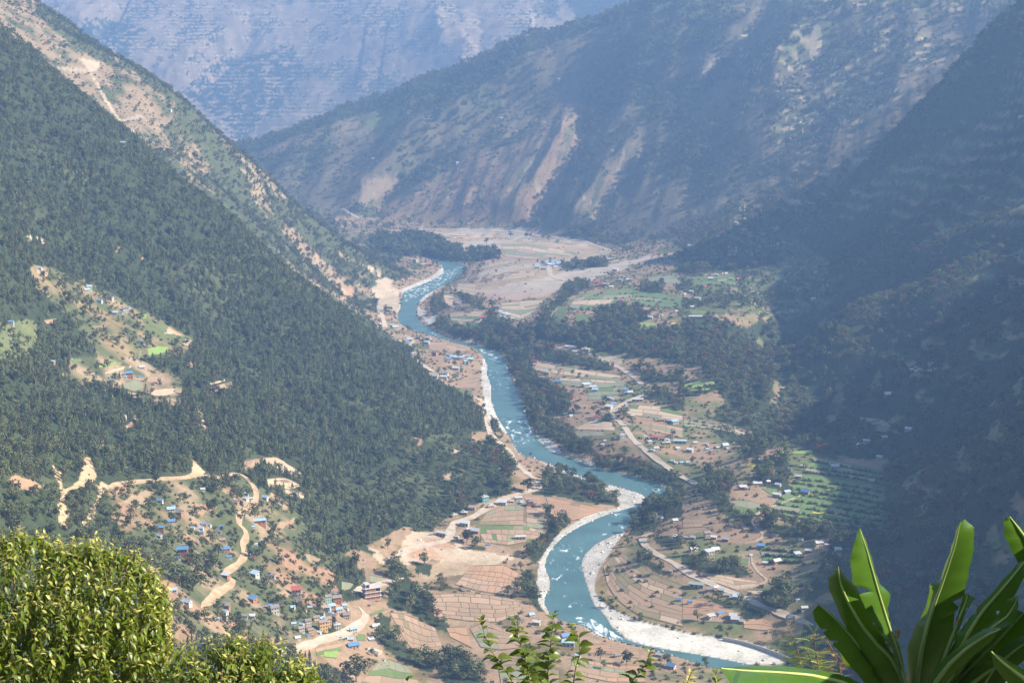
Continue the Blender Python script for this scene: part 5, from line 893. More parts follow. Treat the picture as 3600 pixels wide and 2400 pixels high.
single(c8, 2205, 400, 130, BIG[2], 'tall pale-limbed tree on the right bank above the river bend', 1.0); single(c9, 640, 1060, 130, BIG[2], 'large dusty tree clump beside the lower road', 1.25); single(c9, 735, 1030, 90, BIG[1], 'smaller round tree right of the dusty roadside tree clump', .9); single(c9, 570, 1010, 80, BIG[1], 'dark tree left of the dusty roadside tree clump', 1.0); single(c5, 1640, 1035, 42, BROADS[0], 'lone round tree in the tan field of the middle terrace'); single(c5, 1693, 1040, 36, BROADS[2], 'small thin tree beside the lone field tree of the middle terrace'); single(c8, 2245, 1440, 90, BIG[1], 'round dark tree above the white house with blue roof', 1.0); single(c8, 1810, 1470, 80, BROADS[1], 'grey-green tree left of the oval dark field tree'); single(c7, 1240, 900, 190, BIG[0], 'large grey-green tree in the middle of the hillside village', 1.0); single(c7, 1330, 940, 170, BIG[2], 'broad dusty tree beside the large hillside village tree', 1.0)
# ------------------------------------------------------------------ planting
for B in BLOCK:
    m = inside(B, XX, YY); KEEP &= ~m
pp = sample(D_P); ps = RS.uniform(.30, .68, len(pp)) * np.where(RS.rand(len(pp)) < .06, 1.35, 1); bp_ = sample(D_B); bs = RS.uniform(.42, 1.1, len(bp_)); bs *= np.interp(bp_[:, 1], (2300, 3000, 6000), (1, 1.75, 2.0)); bs *= np.where((bp_[:, 0] / bp_[:, 1] > .18) & (bp_[:, 1] < 2500), 1.25, 1); fj = np.clip(np.searchsorted(YC, bp_[:, 1]), 0, NY - 1); fi = np.clip(np.searchsorted(UC, bp_[:, 0] / bp_[:, 1]), 0, NU - 1); bs *= np.where(wood[fj, fi], 1.3, 1); ps *= np.interp(pp[:, 1], (2500, 6000), (1, 1.4)); sp = sample(D_S); ss = RS.uniform(.5, 1.3, len(sp))
if HEDGE: sp = np.r_[sp, np.array(HEDGE)]; ss = np.r_[ss, RS.uniform(.7, 1.5, len(HEDGE))]
print('trees', len(pp), len(bp_), len(sp))
def split(P, s, hgt, n):
    px, py = project(P[:, 0], P[:, 1], P[:, 2]); app = s * hgt / P[:, 1]
    ok = (px > 20) & (px < 3580) & (py > 60) & (py < 2360) & ~((px < 640) & (py > 1870)) & ~((px > 2850) & (py > 1900)) & ~((px < 1200) & (py > 2180))
    o_ = np.argsort(-np.where(ok, app, 0)); return o_[:n], o_[n:]
ANCH = [((1300,2085), 'the concrete frame building'), ((1395,2010), 'the road bend'), ((1450,1950), 'the pale landslide'), ((1800,1850), 'the left-bank fields'), ((1705,1770), 'the turquoise roadside house'), ((1500,1550), 'the forest foot'), ((1300,1400), 'the crest above the river'), ((1100,1650), 'the wooded hollow'), ((1050,1640), 'the tan field at the track'),
  ((640,1680), 'the ochre track'), ((640,1950), 'the largest blue-roofed house'), ((860,1800), 'the upper track bend'), ((900,2040), 'the track end'), ((570,1870), 'the left edge of the village'), ((450,1320), 'the blue-roofed brick farmhouse'), ((540,1230), 'the bright green hill field'), ((430,1090), 'the white hill farm'), ((160,950), 'the upper hill farm'), ((60,1130), 'the white tower house'), ((310,1650), 'the ochre landslip'), ((90,1700), 'the bare left-edge patch'), ((430,1460), 'the green-roofed white house'), ((250,1000), 'the forest middle'), ((150,700), 'the upper left forest'), ((600,800), 'the forest crest'), ((900,1100), 'the middle forest crest'), ((750,1350), 'the brown hill clearing'),
  ((1500,2150), 'the brown field belt'), ((1380,2280), 'the polytunnel'), ((1700,2350), 'the centre shoots'), ((2150,2330), 'the riverside white house'), ((2280,1730), 'the river bend'), ((1900,1690), 'the gravel point'), ((1950,1500), 'the middle terrace'), ((2000,1260), 'the quarry road'), ((2300,1250), 'the big wood'), ((2500,1300), 'the edge of the big wood'), ((2560,1680), 'the yellow-plot wood'), ((2720,2110), 'the dusty roadside clump'), ((2850,1700), 'the green terraces'), ((2900,1950), 'the shaded hamlet'), ((3210,1290), 'the pale slope field'), ((3400,1000), 'the sunlit spur'), ((3400,1500), 'the shaded hillside'), ((3100,1600), 'the dull slope fields'), ((3200,1800), 'the shaded hill foot'), ((3450,1750), 'the lower right edge')]
ORDN = ['', 'second ', 'third ', 'fourth ', 'fifth ', 'sixth ', 'seventh ', 'eighth ', 'ninth ', 'tenth ', 'eleventh ', 'twelfth ']
def tree_copies(name, P, s, idx, protos, kind, cat, grp):
    by = {}
    for k in idx:
        px, py = project(*P[k]); d = [math.hypot(px - a[0][0], (py - a[0][1]) * 1.5) for a in ANCH]; i = int(np.argmin(d)); dx, dy = px - ANCH[i][0][0], (py - ANCH[i][0][1]) * 1.5
        side = ('right of' if dx > 0 else 'left of') if abs(dx) > abs(dy) else ('below' if dy > 0 else 'above'); by.setdefault((i, side), []).append((d[i], k))
    for (i, side), L in by.items():
        L.sort()
        for r_, (_, k) in enumerate(L):
            tm, cm = protos[rnd.randrange(len(protos))]; big = 'tall ' if s[k] > .95 else ''
            lab = '%s%s %s %s, %snearest to it' % (big, kind, side, ANCH[i][1], ORDN[r_]) if r_ < 12 else '%s some way %s %s' % (kind, side, ANCH[i][1])
            r = link(name, None, None, None, tuple(P[k] - (0, 0, .15)), rnd.uniform(0, 6.28), category=cat, group=grp, label=lab); r.scale = (s[k],) * 3
            if tm: link('trunk', tm, None, r)
            link('crown', cm, None, r)
ia, ib = split(pp, ps, 13, 290); tree_copies('pine_tree', pp, ps, ia, PINES, 'dark conical pine tree', 'pine', 'pines of the left slope'); stuff_scatter('pine_forest', pp[ib], ps[ib], proto_collection('pine_kind', PINES), 'dense dark pine forest covering the left slope', 'forest')
ia, ib = split(bp_, bs, 9, 280); tree_copies('broadleaf_tree', bp_, bs, ia, BROADS[:5], 'rounded leafy tree', 'tree', 'leafy trees of the valley'); wl_ = bp_[ib][:, 0] < -60; stuff_scatter('broadleaf_woods', bp_[ib][wl_], bs[ib][wl_], proto_collection('broad_kind', BROADS[:5]), 'broadleaf woods mixed into the left slope forest', 'woods'); stuff_scatter('mixed_woods', bp_[ib][~wl_], bs[ib][~wl_], proto_collection('mixed_kind', BROADS[:5] + BROADS), 'mixed woods with rusty crowns on the right slopes and river banks', 'woods')
stuff_scatter('shrub_cover', sp, ss, proto_collection('shrub_kind', SHRUBS), 'low green shrubs scattered over slopes and field edges', 'shrubs')
# boulders of the river bars and the landslide
def make_rock(seed):
    rg = np.random.RandomState(seed); t = (1 + 5 ** .5) / 2
    V = np.array([(-1,t,0),(1,t,0),(-1,-t,0),(1,-t,0),(0,-1,t),(0,1,t),(0,-1,-t),(0,1,-t),(t,0,-1),(t,0,1),(-t,0,-1),(-t,0,1)], float) / 1.9
    F = [(0,11,5),(0,5,1),(0,1,7),(0,7,10),(0,10,11),(1,5,9),(5,11,4),(11,10,2),(10,7,6),(7,1,8),(3,9,4),(3,4,2),(3,2,6),(3,6,8),(3,8,9),(4,9,5),(2,4,11),(6,2,10),(8,6,7),(9,8,1)]
    return None, (V * rg.uniform(.7, 1.25, (12, 1)) * (1.2, .9, .65), F)
M_ROCK = mat('pale_boulder', (.52,.49,.45), var=.25, scale=.8, rand=.25)
ROCKS = [proto(80 + i, make_rock, M_ROCK) for i in range(3)]
D_R = np.zeros(XX.shape); D_R[bar] = (.03 * (db < 14) + .006)[bar] if False else np.where(db < 16, .05, .012)[bar]
D_R[SANDM] = .004; D_R[(~wet) & ~bar & (db < 4) & (YY < 3000)] = .02; D_R[wet & (db < 4)] = .02
m = inside(c8((400,640),(500,530),(740,590),(900,660),(1180,690),(1000,770),(620,730),(420,780)), PXG, PYG) & (YY < 1400); D_R[m] = .012
KEEP = SEEN; rk = sample(D_R); rs = np.minimum(RS.lognormal(-.55, .5, len(rk)), 2.4); rk[:, 2] += .1 * rs
print('rocks', len(rk)); stuff_scatter('river_boulders', rk, rs, proto_collection('rock_kind', ROCKS), 'pale boulders and cobbles strewn along the river banks', 'boulders')
# ------------------------------------------------------------------ air
print('z range', ZZ.min(), ZZ.max())
ZLO, ZHI = float(ZZ.min()) - 1.5, float(ZZ.max()) + 30
hz = mesh_from('haze', [(x, y, z) for z in (ZLO, ZHI) for y in (-60, 9400) for x in (-9300, 9300)], [(0, 2, 3, 1), (4, 5, 7, 6), (0, 1, 5, 4), (2, 6, 7, 3), (0, 4, 6, 2), (1, 3, 7, 5)])
hm = bpy.data.materials.new('blue_haze'); hm.use_nodes = True; hn = hm.node_tree; hn.nodes.clear()
ho = hn.nodes.new('ShaderNodeOutputMaterial'); pv = hn.nodes.new('ShaderNodeVolumePrincipled'); hn.links.new(pv.outputs[0], ho.inputs['Volume'])
pv.inputs['Color'].default_value = (.30, .53, 1.0, 1); pv.inputs['Density'].default_value = 1.6e-4; pv.inputs['Anisotropy'].default_value = .0
link('haze', hz, hm, kind='stuff', label='pale blue haze filling the valley air', category='haze')
# ------------------------------------------------------------------ plants in front
def W3(px, py, Y): a, k = ray(px, py); return np.array([a * Y, Y, H + k * Y])
def gz(x, y): return float(ground(np.array(x), np.array(y)))
def leaf_mat(name, c1_, c2_, trans, gloss=.35, vein=0.0, tcol=None):
    m = bpy.data.materials.new(name); m.use_nodes = True; n = m.node_tree; L = n.links.new; b = n.nodes['Principled BSDF']; b.inputs['Roughness'].default_value = gloss; b.inputs['Specular IOR Level'].default_value = .45
    tc = n.nodes.new('ShaderNodeTexCoord'); nz = n.nodes.new('ShaderNodeTexNoise'); nz.inputs['Scale'].default_value = 9.0; nz.inputs['Detail'].default_value = 5; L(tc.outputs['Object'], nz.inputs['Vector'])
    oi = n.nodes.new('ShaderNodeObjectInfo'); ge = n.nodes.new('ShaderNodeNewGeometry')
    mx = n.nodes.new('ShaderNodeMix'); mx.data_type = 'RGBA'; mx.inputs['A'].default_value = (*c1_, 1); mx.inputs['B'].default_value = (*c2_, 1)
    f = n.nodes.new('ShaderNodeMath'); f.operation = 'MULTIPLY_ADD'; f.inputs[1].default_value = .6; L(ge.outputs['Random Per Island'], f.inputs[0])
    f2 = n.nodes.new('ShaderNodeMath'); f2.operation = 'MULTIPLY_ADD'; f2.inputs[1].default_value = 1.1; f2.inputs[2].default_value = -.4; L(nz.outputs['Fac'], f2.inputs[0]); L(f2.outputs[0], f.inputs[2]); f.use_clamp = True
    L(f.outputs[0], mx.inputs['Factor']); out = mx.outputs['Result']
    if vein:
        uv = n.nodes.new('ShaderNodeUVMap'); wv = n.nodes.new('ShaderNodeTexWave'); wv.bands_direction = 'X'; wv.inputs['Scale'].default_value = vein; wv.inputs['Distortion'].default_value = 1.0; wv.inputs['Detail'].default_value = 3; wv.inputs['Detail Scale'].default_value = 1.5; L(uv.outputs[0], wv.inputs['Vector'])
        mr = n.nodes.new('ShaderNodeMapRange'); L(wv.outputs['Fac'], mr.inputs[0]); mr.inputs[3].default_value = .8; mr.inputs[4].default_value = 1.12
        sc = n.nodes.new('ShaderNodeVectorMath'); sc.operation = 'SCALE'; L(out, sc.inputs[0]); L(mr.outputs[0], sc.inputs['Scale']); out = sc.outputs[0]
        bp = n.nodes.new('ShaderNodeBump'); bp.inputs['Strength'].default_value = .25; bp.inputs['Distance'].default_value = .004; L(wv.outputs['Fac'], bp.inputs['Height']); L(bp.outputs[0], b.inputs['Normal'])
    L(out, b.inputs['Base Color'])
    tr = n.nodes.new('ShaderNodeBsdfTranslucent'); hs2 = n.nodes.new('ShaderNodeHueSaturation'); hs2.inputs['Hue'].default_value = .475; hs2.inputs['Saturation'].default_value = 1.1; hs2.inputs['Value'].default_value = 2.1; L(out, hs2.inputs['Color']); L(hs2.outputs[0], tr.inputs[0])
    ms = n.nodes.new('ShaderNodeMixShader'); ms.inputs[0].default_value = trans; L(b.outputs[0], ms.inputs[1]); L(tr.outputs[0], ms.inputs[2]); L(ms.outputs[0], n.nodes['Material Output'].inputs[0])
    return m
M_BAN = leaf_mat('banana_blade', (.046,.108,.012), (.080,.155,.02), .26, .24, 34.0); M_RIB = mat('banana_midrib', (.30,.36,.12), rough=.4, var=.15, scale=6); M_DRY = leaf_mat('withered_banana', (.20,.12,.04), (.34,.24,.07), .3, .6, 20.0)
M_BUSH = leaf_mat('bush_leaf', (.070,.115,.009), (.165,.21,.018), .35, .4); M_BUSHY = leaf_mat('young_bush_leaf', (.30,.31,.055), (.46,.43,.14), .3, .5); M_TWIG = mat('green_brown_twig', (.20,.17,.08), var=.25, scale=8); M_MUL = leaf_mat('serrate_leaf', (.07,.11,.018), (.14,.18,.03), .4, .35); M_FERN = leaf_mat('feather_leaflet', (.11,.16,.03), (.20,.24,.06), .35, .5); M_FERND = leaf_mat('dry_feather_leaflet', (.16,.11,.04), (.24,.18,.07), .3, .6)
# -------- banana
def banana():
    bx, by = W3(3235, 2600, 7.6)[:2]; root = link('banana_plant', None, None, None, (bx, by, gz(bx, by)), category='banana plant', label='banana plant with tall torn green leaves in the lower right corner')
    org = np.array(root.location)
    crown = W3(3235, 2620, 7.6)
    v, f = tube([org + (0, 0, -.3), (org + crown) / 2 + (.03, 0, 0), crown + (0, 0, .1)], .17, .10, 10); me = mesh_from('pseudostem', v - org, f); smooth(me); link('pseudostem', me, mat('banana_stem', (.20,.19,.09), rough=.5, var=.3, scale=5), root)
    def blade(mid, Lp, Rp, Y0, Y1, dl, dr, tears=(), m=None, label=None, bul=.05, rib=.011, stem=True):
        N = 64; t = np.linspace(0, 1, N)
        mp, lp, rp = polyat(mid, t), (polyat(Lp, t) if Lp else None), (polyat(Rp, t) if Rp else None)
        Yt = Y0 + (Y1 - Y0) * t
        Mv = np.array([W3(p[0], p[1], y) for p, y in zip(mp, Yt)]); V = []; UV = []; F = []
        arc = np.r_[0, np.cumsum(np.linalg.norm(np.diff(Mv, axis=0), axis=1))]
        for side, (ep, dd) in enumerate(((lp, dl), (rp, dr))):
            if ep is None: continue
            E = np.array([W3(p[0], p[1], y + dd) for p, y in zip(ep, Yt)]); E += (noise(arc * 9 + side * 7, arc * 0 + 3) * .004)[:, None] * np.array([1, 0, .6])
            nf_ = np.ones(N)
            for sd, q, dep in tears:
                if sd == side: nf_ *= 1 - dep * .85 * np.clip(1 - np.abs(np.arange(N) - q * N) / 1.6, 0, 1)
            E = Mv + (E - Mv) * nf_[:, None]; d = E - Mv; tang = np.gradient(Mv, axis=0); nn = np.cross(tang, d); nn /= np.linalg.norm(nn, axis=1)[:, None] + 1e-9; nn *= np.where(nn[:, 1] > 0, -1, 1)[:, None]
            ln = np.linalg.norm(d, axis=1)[:, None]; o_ = len(V); K = 6
            rip = noise(arc * 14, arc * 0 + 11 + side)[:, None] * .005
            for i in range(N):
                for k in range(K):
                    s = k / (K - 1); V.append(Mv[i] + d[i] * s + nn[i] * (ln[i] * (bul * math.sin(3.1416 * s * .9)) + rip[i] * s)); UV.append((arc[i] * .9 + s * .03, s))
            for i in range(N - 1):
                for k in range(K - 1):
                    q = o_ + i * K + k; F.append((q, q + 1, q + K + 1, q + K) if side else (q, q + K, q + K + 1, q + 1))
        me = mesh_from('leaf', np.array(V) - org, F); smooth(me); uvl = me.uv_layers.new(name='UVMap'); li = np.empty(len(me.loops), np.int32); me.loops.foreach_get('vertex_index', li); uvl.data.foreach_set('uv', np.array(UV, np.float32)[li].ravel())
        lf = link('leaf', me, m or M_BAN, root)
        if label: lf['label'] = label
        pts = Mv[::4] - org + (0, -.006, 0)
        if stem: pts = np.r_[pts, [(Mv[-1] - org) * .5 + (crown - org) * .5 + (0, -.02, -.02)], [crown - org]]
        v, f = tube(pts, rib * .35, rib * 1.5, 6); me = mesh_from('midrib', v, f); smooth(me); link('midrib', me, M_RIB, lf)
    B = c9
    blade(B((1216,500),(1262,640),(1312,820),(1352,960),(1400,1120),(1450,1280),(1490,1400),(1530,1560),(1560,1700)), B((1214,505),(1178,600),(1150,715),(1166,860),(1195,930),(1260,1060),(1340,1200),(1440,1340),(1500,1600)), B((1222,505),(1250,560),(1300,700),(1352,880),(1436,960),(1412,1060),(1450,1200),(1502,1340),(1545,1580)), 7.25, 7.55, -.16, .10, ((0, .36, .9), (1, .50, .9), (1, .56, .7), (1, .62, .5), (1, .66, .5), (0, .62, .3)), label='broad upright banana leaf with bright torn blade')
    blade(B((1068,762),(1078,860),(1128,990),(1232,1170),(1330,1290),(1430,1380),(1500,1500),(1560,1680)), B((1058,764),(1005,845),(1012,920),(1100,1130),(1200,1330),(1320,1520),(1420,1590),(1500,1700)), B((1072,762),(1112,825),(1180,885),(1262,1020),(1368,1195),(1428,1320),(1500,1440),(1570,1640)), 7.15, 7.5, .13, .12, ((1, .45, .5), (1, .6, .4), (0, .7, .3)), label='folded banana leaf with dark left half and bright right half')
    blade(B((936,1026),(1000,1075),(1062,1132),(1160,1242),(1290,1400),(1450,1580)), B((932,1030),(892,1078),(912,1140),(965,1222),(1060,1330),(1250,1560)), B((940,1026),(1005,1072),(1068,1128),(1170,1238),(1310,1400),(1480,1580)), 7.3, 7.6, -.06, .02, ((0, .3, .4), (0, .45, .5)), label='small lit banana leaf leaning left')
    blade(B((1908,462),(1872,620),(1802,830),(1732,1020),(1690,1150),(1642,1350),(1612,1560),(1590,1750)), B((1902,470),(1832,680),(1770,850),(1715,850),(1670,1050),(1600,1190),(1550,1330),(1560,1700)), B((1940,436),(2004,490),(2004,650),(1962,840),(1932,960),(1885,1080),(1800,1300),(1640,1700)), 7.5, 7.65, .14, .10, ((0, .33, .7), (1, .44, .4), (1, .52, .6)), label='tallest upright banana leaf with lit right half')
    blade(B((2248,418),(2290,475),(2352,562),(2440,720)), B((2244,422),(2210,450),(2216,560),(2262,650),(2320,760)), B((2252,416),(2300,470),(2370,550),(2470,700)), 7.2, 7.3, -.05, .04, (), stem=False, label='banana leaf tip at the right edge, uppermost')
    blade(B((2400,670),(2300,800),(2180,940),(2060,1075),(1950,1250),(1800,1600)), B((2390,660),(2232,825),(2105,975),(2028,1052),(1900,1220),(1750,1560)), B((2420,740),(2352,842),(2290,960),(2180,1120),(2030,1300),(1850,1620)), 7.1, 7.5, .06, -.02, ((0, .5, .5), (1, .4, .6), (1, .55, .5)), label='dark ribbed banana leaf slanting up to the right edge')
    blade(B((2308,966),(2290,1020),(2240,1100),(2160,1160),(2000,1300),(1800,1600)), B((2300,966),(2240,990),(2190,1070),(2140,1150),(1980,1290),(1790,1590)), B((2312,968),(2314,1040),(2290,1160),(2220,1180),(2040,1330),(1820,1610)), 7.0, 7.4, .03, -.06, label='short lit banana leaf near the right edge')
    blade(B((2190,1190),(2100,1230),(1960,1320),(1840,1430),(1740,1560),(1680,1720)), B((2186,1186),(2090,1190),(1940,1280),(1800,1400),(1700,1530),(1650,1700)), B((2192,1194),(2110,1290),(2000,1380),(1890,1480),(1790,1600),(1700,1740)), 6.8, 7.3, .05, .02, ((0, .4, .4),))
    blade(B((2122,1345),(2200,1420),(2290,1490),(2400,1570),(2500,1700)), B((2118,1350),(2140,1440),(2210,1530),(2300,1620),(2440,1760)), B((2126,1342),(2220,1400),(2320,1455),(2430,1530),(2560,1660)), 6.5, 6.7, .05, .04, stem=False, label='dark drooping banana leaf with pale midrib in the corner')
    blade(B((262,1462),(420,1478),(640,1490),(880,1510),(1100,1560),(1350,1680)), B((258,1460),(420,1446),(700,1446),(950,1478),(1150,1530),(1370,1660)), B((262,1470),(330,1560),(560,1640),(860,1680),(1100,1700),(1340,1720)), 6.6, 7.2, .12, -.22, ((1, .3, .5), (1, .5, .6), (1, .7, .4)), label='long low banana leaf lying along the bottom edge')
    blade(B((1250,1240),(1330,1330),(1420,1440),(1500,1600)), B((1180,1260),(1230,1400),(1330,1520),(1470,1680)), B((1290,1230),(1400,1330),(1480,1430),(1540,1600)), 7.6, 7.7, .08, .03)
    blade(B((1100,1280),(1220,1400),(1350,1520),(1480,1680)), B((1050,1300),(1120,1430),(1280,1560),(1440,1720)), B((1150,1270),(1290,1390),(1420,1500),(1520,1660)), 7.7, 7.8, .08, .03, ((0, .4, .6),))
    blade(B((1780,1060),(1760,1200),(1720,1350),(1680,1500),(1640,1720)), B((1720,1080),(1660,1220),(1620,1380),(1600,1520),(1600,1740)), B((1880,1040),(1860,1200),(1830,1350),(1780,1500),(1700,1720)), 7.8, 7.8, .05, .02)
    blade(B((2352,1080),(2230,1210),(2120,1330),(1980,1450),(1800,1640)), B((2300,1060),(2170,1190),(2060,1300),(1920,1420),(1760,1610)), B((2420,1160),(2300,1300),(2200,1400),(2060,1530),(1860,1690)), 7.4, 7.6, .05, .0, ((1, .4, .6),))
    blade(B((2420,1250),(2300,1330),(2150,1450),(2000,1560),(1850,1700)), B((2400,1210),(2260,1290),(2100,1400),(1950,1520),(1800,1670)), B((2440,1330),(2340,1420),(2220,1520),(2080,1620),(1900,1740)), 7.2, 7.5, .05, .0)
    blade(B((1950,1330),(1900,1420),(1840,1520),(1760,1680)), B((1860,1330),(1810,1430),(1760,1540),(1700,1700)), B((2060,1360),(2010,1450),(1940,1560),(1820,1710)), 7.5, 7.6, .04, .0)
    blade(B((2180,1420),(2120,1500),(2060,1600),(1960,1720)), B((2090,1400),(2030,1500),(1970,1600),(1890,1720)), B((2280,1470),(2220,1560),(2150,1660),(2040,1760)), 7.3, 7.5, .04, .0)
    blade(B((1965,950),(1950,1010),(1920,1080),(1880,1190),(1800,1400)), B((1930,960),(1912,1030),(1895,1090),(1860,1200),(1780,1400)), B((2020,985),(1995,1010),(1960,1070),(1910,1190),(1820,1400)), 7.45, 7.5, .05, -.05, ((1, .2, .6), (0, .3, .5)), label='short curled torn banana leaf in the middle')
    blade(B((1895,1125),(1890,1150),(1880,1190)), B((1885,1130),(1876,1160),(1872,1190)), B((1912,1130),(1910,1150),(1890,1190)), 7.42, 7.42, .01, -.01, m=M_DRY, stem=False, rib=.003, label='yellow withered leaf scrap')
    blade(B((2800,330),(2800,700),(2760,1100),(2600,1700)), B((2740,420),(2720,700),(2680,1100),(2560,1700)), B((2870,380),(2880,700),(2840,1100),(2660,1700)), 7.4, 7.5, -.75, .75, bul=.02)  # unseen leaf, added right of the frame to shade the lower right blades
    blade(B((2990,250),(3010,600),(2930,1100),(2650,1800)), B((2900,300),(2920,600),(2850,1100),(2600,1800)), B((3090,300),(3100,600),(3010,1100),(2700,1800)), 7.2, 7.4, -.8, .8, bul=.02)  # second unseen leaf, added to block the sun
    blade(B((2600,700),(2620,950),(2600,1250),(2520,1800)), B((2560,760),(2560,950),(2540,1250),(2490,1800)), B((2660,760),(2690,950),(2670,1250),(2560,1800)), 7.3, 7.4, -.6, .6, bul=.02)  # third unseen leaf, added for its shade on the plant
    blade(B((1478,1200),(1478,1230),(1470,1270),(1500,1330)), B((1462,1205),(1460,1235),(1462,1272),(1490,1330)), B((1500,1205),(1496,1235),(1478,1270),(1510,1330)), 7.6, 7.6, .01, -.01, m=M_DRY, stem=False, rib=.003, label='brown dried leaf scrap')
banana()
# -------- leafy bushes: shoots of long leaves
def one_leaf(L, wd, fold=.25, droop=.3):
    """a lance-shaped leaf along +X from its base, six faces"""
    xs = (0, .3, .68, 1.0); ws = (.06, .95, .82, .03); V = []; F = []
    for x, w_ in zip(xs, ws):
        z = -droop * x * x * L
        V += [(x * L, -w_ * wd / 2, z + fold * w_ * wd * .5), (x * L, 0, z), (x * L, w_ * wd / 2, z + fold * w_ * wd * .5)]
    for i in range(3): F += [(3 * i, 3 * i + 1, 3 * i + 4, 3 * i + 3), (3 * i + 1, 3 * i + 2, 3 * i + 5, 3 * i + 4)]
    return np.array(V), F
def frame(d, up, roll):
    d = d / np.linalg.norm(d); s = np.cross(up, d); s /= np.linalg.norm(s) + 1e-9; u = np.cross(d, s); c, q = math.cos(roll), math.sin(roll)
    return np.stack([d, s * c + u * q, -s * q + u * c], 1)
LV, LF = one_leaf(1, .40); LEAF_ME = mesh_from('leaf', LV, LF); smooth(LEAF_ME); LEAF_ME.materials.append(M_BUSH); LEAF_MY = LEAF_ME.copy(); LEAF_MY.materials.clear(); LEAF_MY.materials.append(M_BUSHY)
from mathutils import Matrix
def bush(name, balls, Yd, nshoot, label, lsize, seed, base_px, dens_in=.24):
    rg = np.random.RandomState(seed); bx, by = W3(base_px[0], base_px[1], Yd)[:2]; org = np.array([bx, by, gz(bx, by)])
    root = link(name, None, None, None, tuple(org), category='bush', label=label)
    C = [(W3(px, py, Yd + dy), r * Yd / FPX) for px, py, r, dy in balls]; A = np.array([r * r for _, r in C]); A /= A.sum()
    leaves = []; twigs = []
    tries = 0; ns = 0
    while ns < nshoot and tries < nshoot * 12:
        tries += 1
        c, r = C[rg.choice(len(C), p=A)]; d = rg.normal(size=3); d /= np.linalg.norm(d)
        if d[1] > .75 or d[2] < -.75: continue
        inn = rg.rand() < dens_in; p = c + d * r * (rg.uniform(.45, .85) if inn else rg.uniform(.93, 1.05))
        if not inn and any(np.linalg.norm(p - c2_) < r2 * .88 for c2_, r2 in C): continue
        ns += 1
        ax = d * .55 + np.array([0, 0, .75]) + rg.normal(size=3) * .22; ax /= np.linalg.norm(ax); Ls = lsize * rg.uniform(1.0, 1.9)
        if not inn: twigs.append(tube([p - ax * Ls * 2.2, p - ax * Ls * .6 + rg.normal(size=3) * .01, p + ax * Ls * .5], .006, .0025, 4))
        n = rg.randint(9, 15)
        for k in range(n):
            t = k / n; q = p - ax * Ls * (1.3 * (1 - t)) + ax * Ls * .4 * t; a = k * 2.4 + rg.uniform(-.4, .4)
            e1 = np.cross(ax, (.3, .5, .8)); e1 /= np.linalg.norm(e1); e2 = np.cross(ax, e1)
            out = e1 * math.cos(a) + e2 * math.sin(a); lift = 2.2 * max(0, t - .72) / .28 - .45 * (1 - t)
            dd = out + ax * lift + np.array([0, 0, -.3 * (1 - t)]); L = lsize * rg.uniform(.7, 1.25) * (1 - .5 * max(0, t - .6) / .4)
            leaves.append((q, dd, L, rg.uniform(-.5, .5), (t > .72 and not inn and rg.rand() < .75)))
    # stems from the ground
    st = []
    for c, r in C:
        st.append(tube([org + rg.normal(size=3) * (.1, .1, 0) - (0, 0, .2), (org + c) / 2 + rg.normal(size=3) * .12, c, c + (0, 0, r * .6)], .035, .008, 6))
    v, f = merge(st + twigs); me = mesh_from('stems', v - org, f); link('stems', me, M_TWIG, root)
    V = np.array([q[0] for q in leaves]); px, py = project(V[:, 0], V[:, 1], V[:, 2]); vis = (px > 0) & (px < 3600) & (py < 2400)
    dist = V[:, 1] + 10 * (~vis) - .05 * np.array([q[2] for q in leaves]); order = np.argsort(dist)
    front = set(order[:300].tolist()); G = {0: [], 1: []}
    for i, (q, dd, L, roll, young) in enumerate(leaves):
        Mx = frame(np.asarray(dd), np.array([0, 0, 1.0]), roll)
        if i in front:
            o = link('leaf', LEAF_MY if young else LEAF_ME, None, root); M4 = Matrix.Identity(4)
            for a in range(3):
                for b in range(3): M4[a][b] = Mx[a][b] * L
                M4[a][3] = (q - org)[a]
            o.matrix_local = M4
        else: G[int(young)].append((LV * L) @ Mx.T + q - org)
    for y_, m_ in ((0, M_BUSH), (1, M_BUSHY)):
        if not G[y_]: continue
        n = len(G[y_]); Vv = np.concatenate(G[y_]); Fq = (np.array(LF)[None] + (np.arange(n) * len(LV))[:, None, None]).reshape(-1, 4)
        me = mesh_from('foliage', Vv, Fq); smooth(me); link('foliage', me, m_, root, kind='stuff')
    return root
bush('leafy_bush', [(60,2210,355,0),(250,2200,320,.1),(340,2160,265,.2),(430,2290,175,0),(330,2340,270,-.2),(120,2360,330,-.4),(-120,2200,330,.2),(480,2400,130,0)], 14.0, 1550, 'large dense yellow-green leafy bush filling the lower left corner', .088, 3, (240, 2900))
bush('leafy_bush', [(720,2420,175,0),(640,2440,120,.1),(840,2370,140,.1),(935,2375,135,0),(1040,2430,125,0),(1130,2470,85,0),(780,2470,180,-.2),(980,2490,180,-.2)], 12.5, 520, 'lower leafy bush with loose upright shoots right of the big one', .082, 5, (880, 2900), .3)
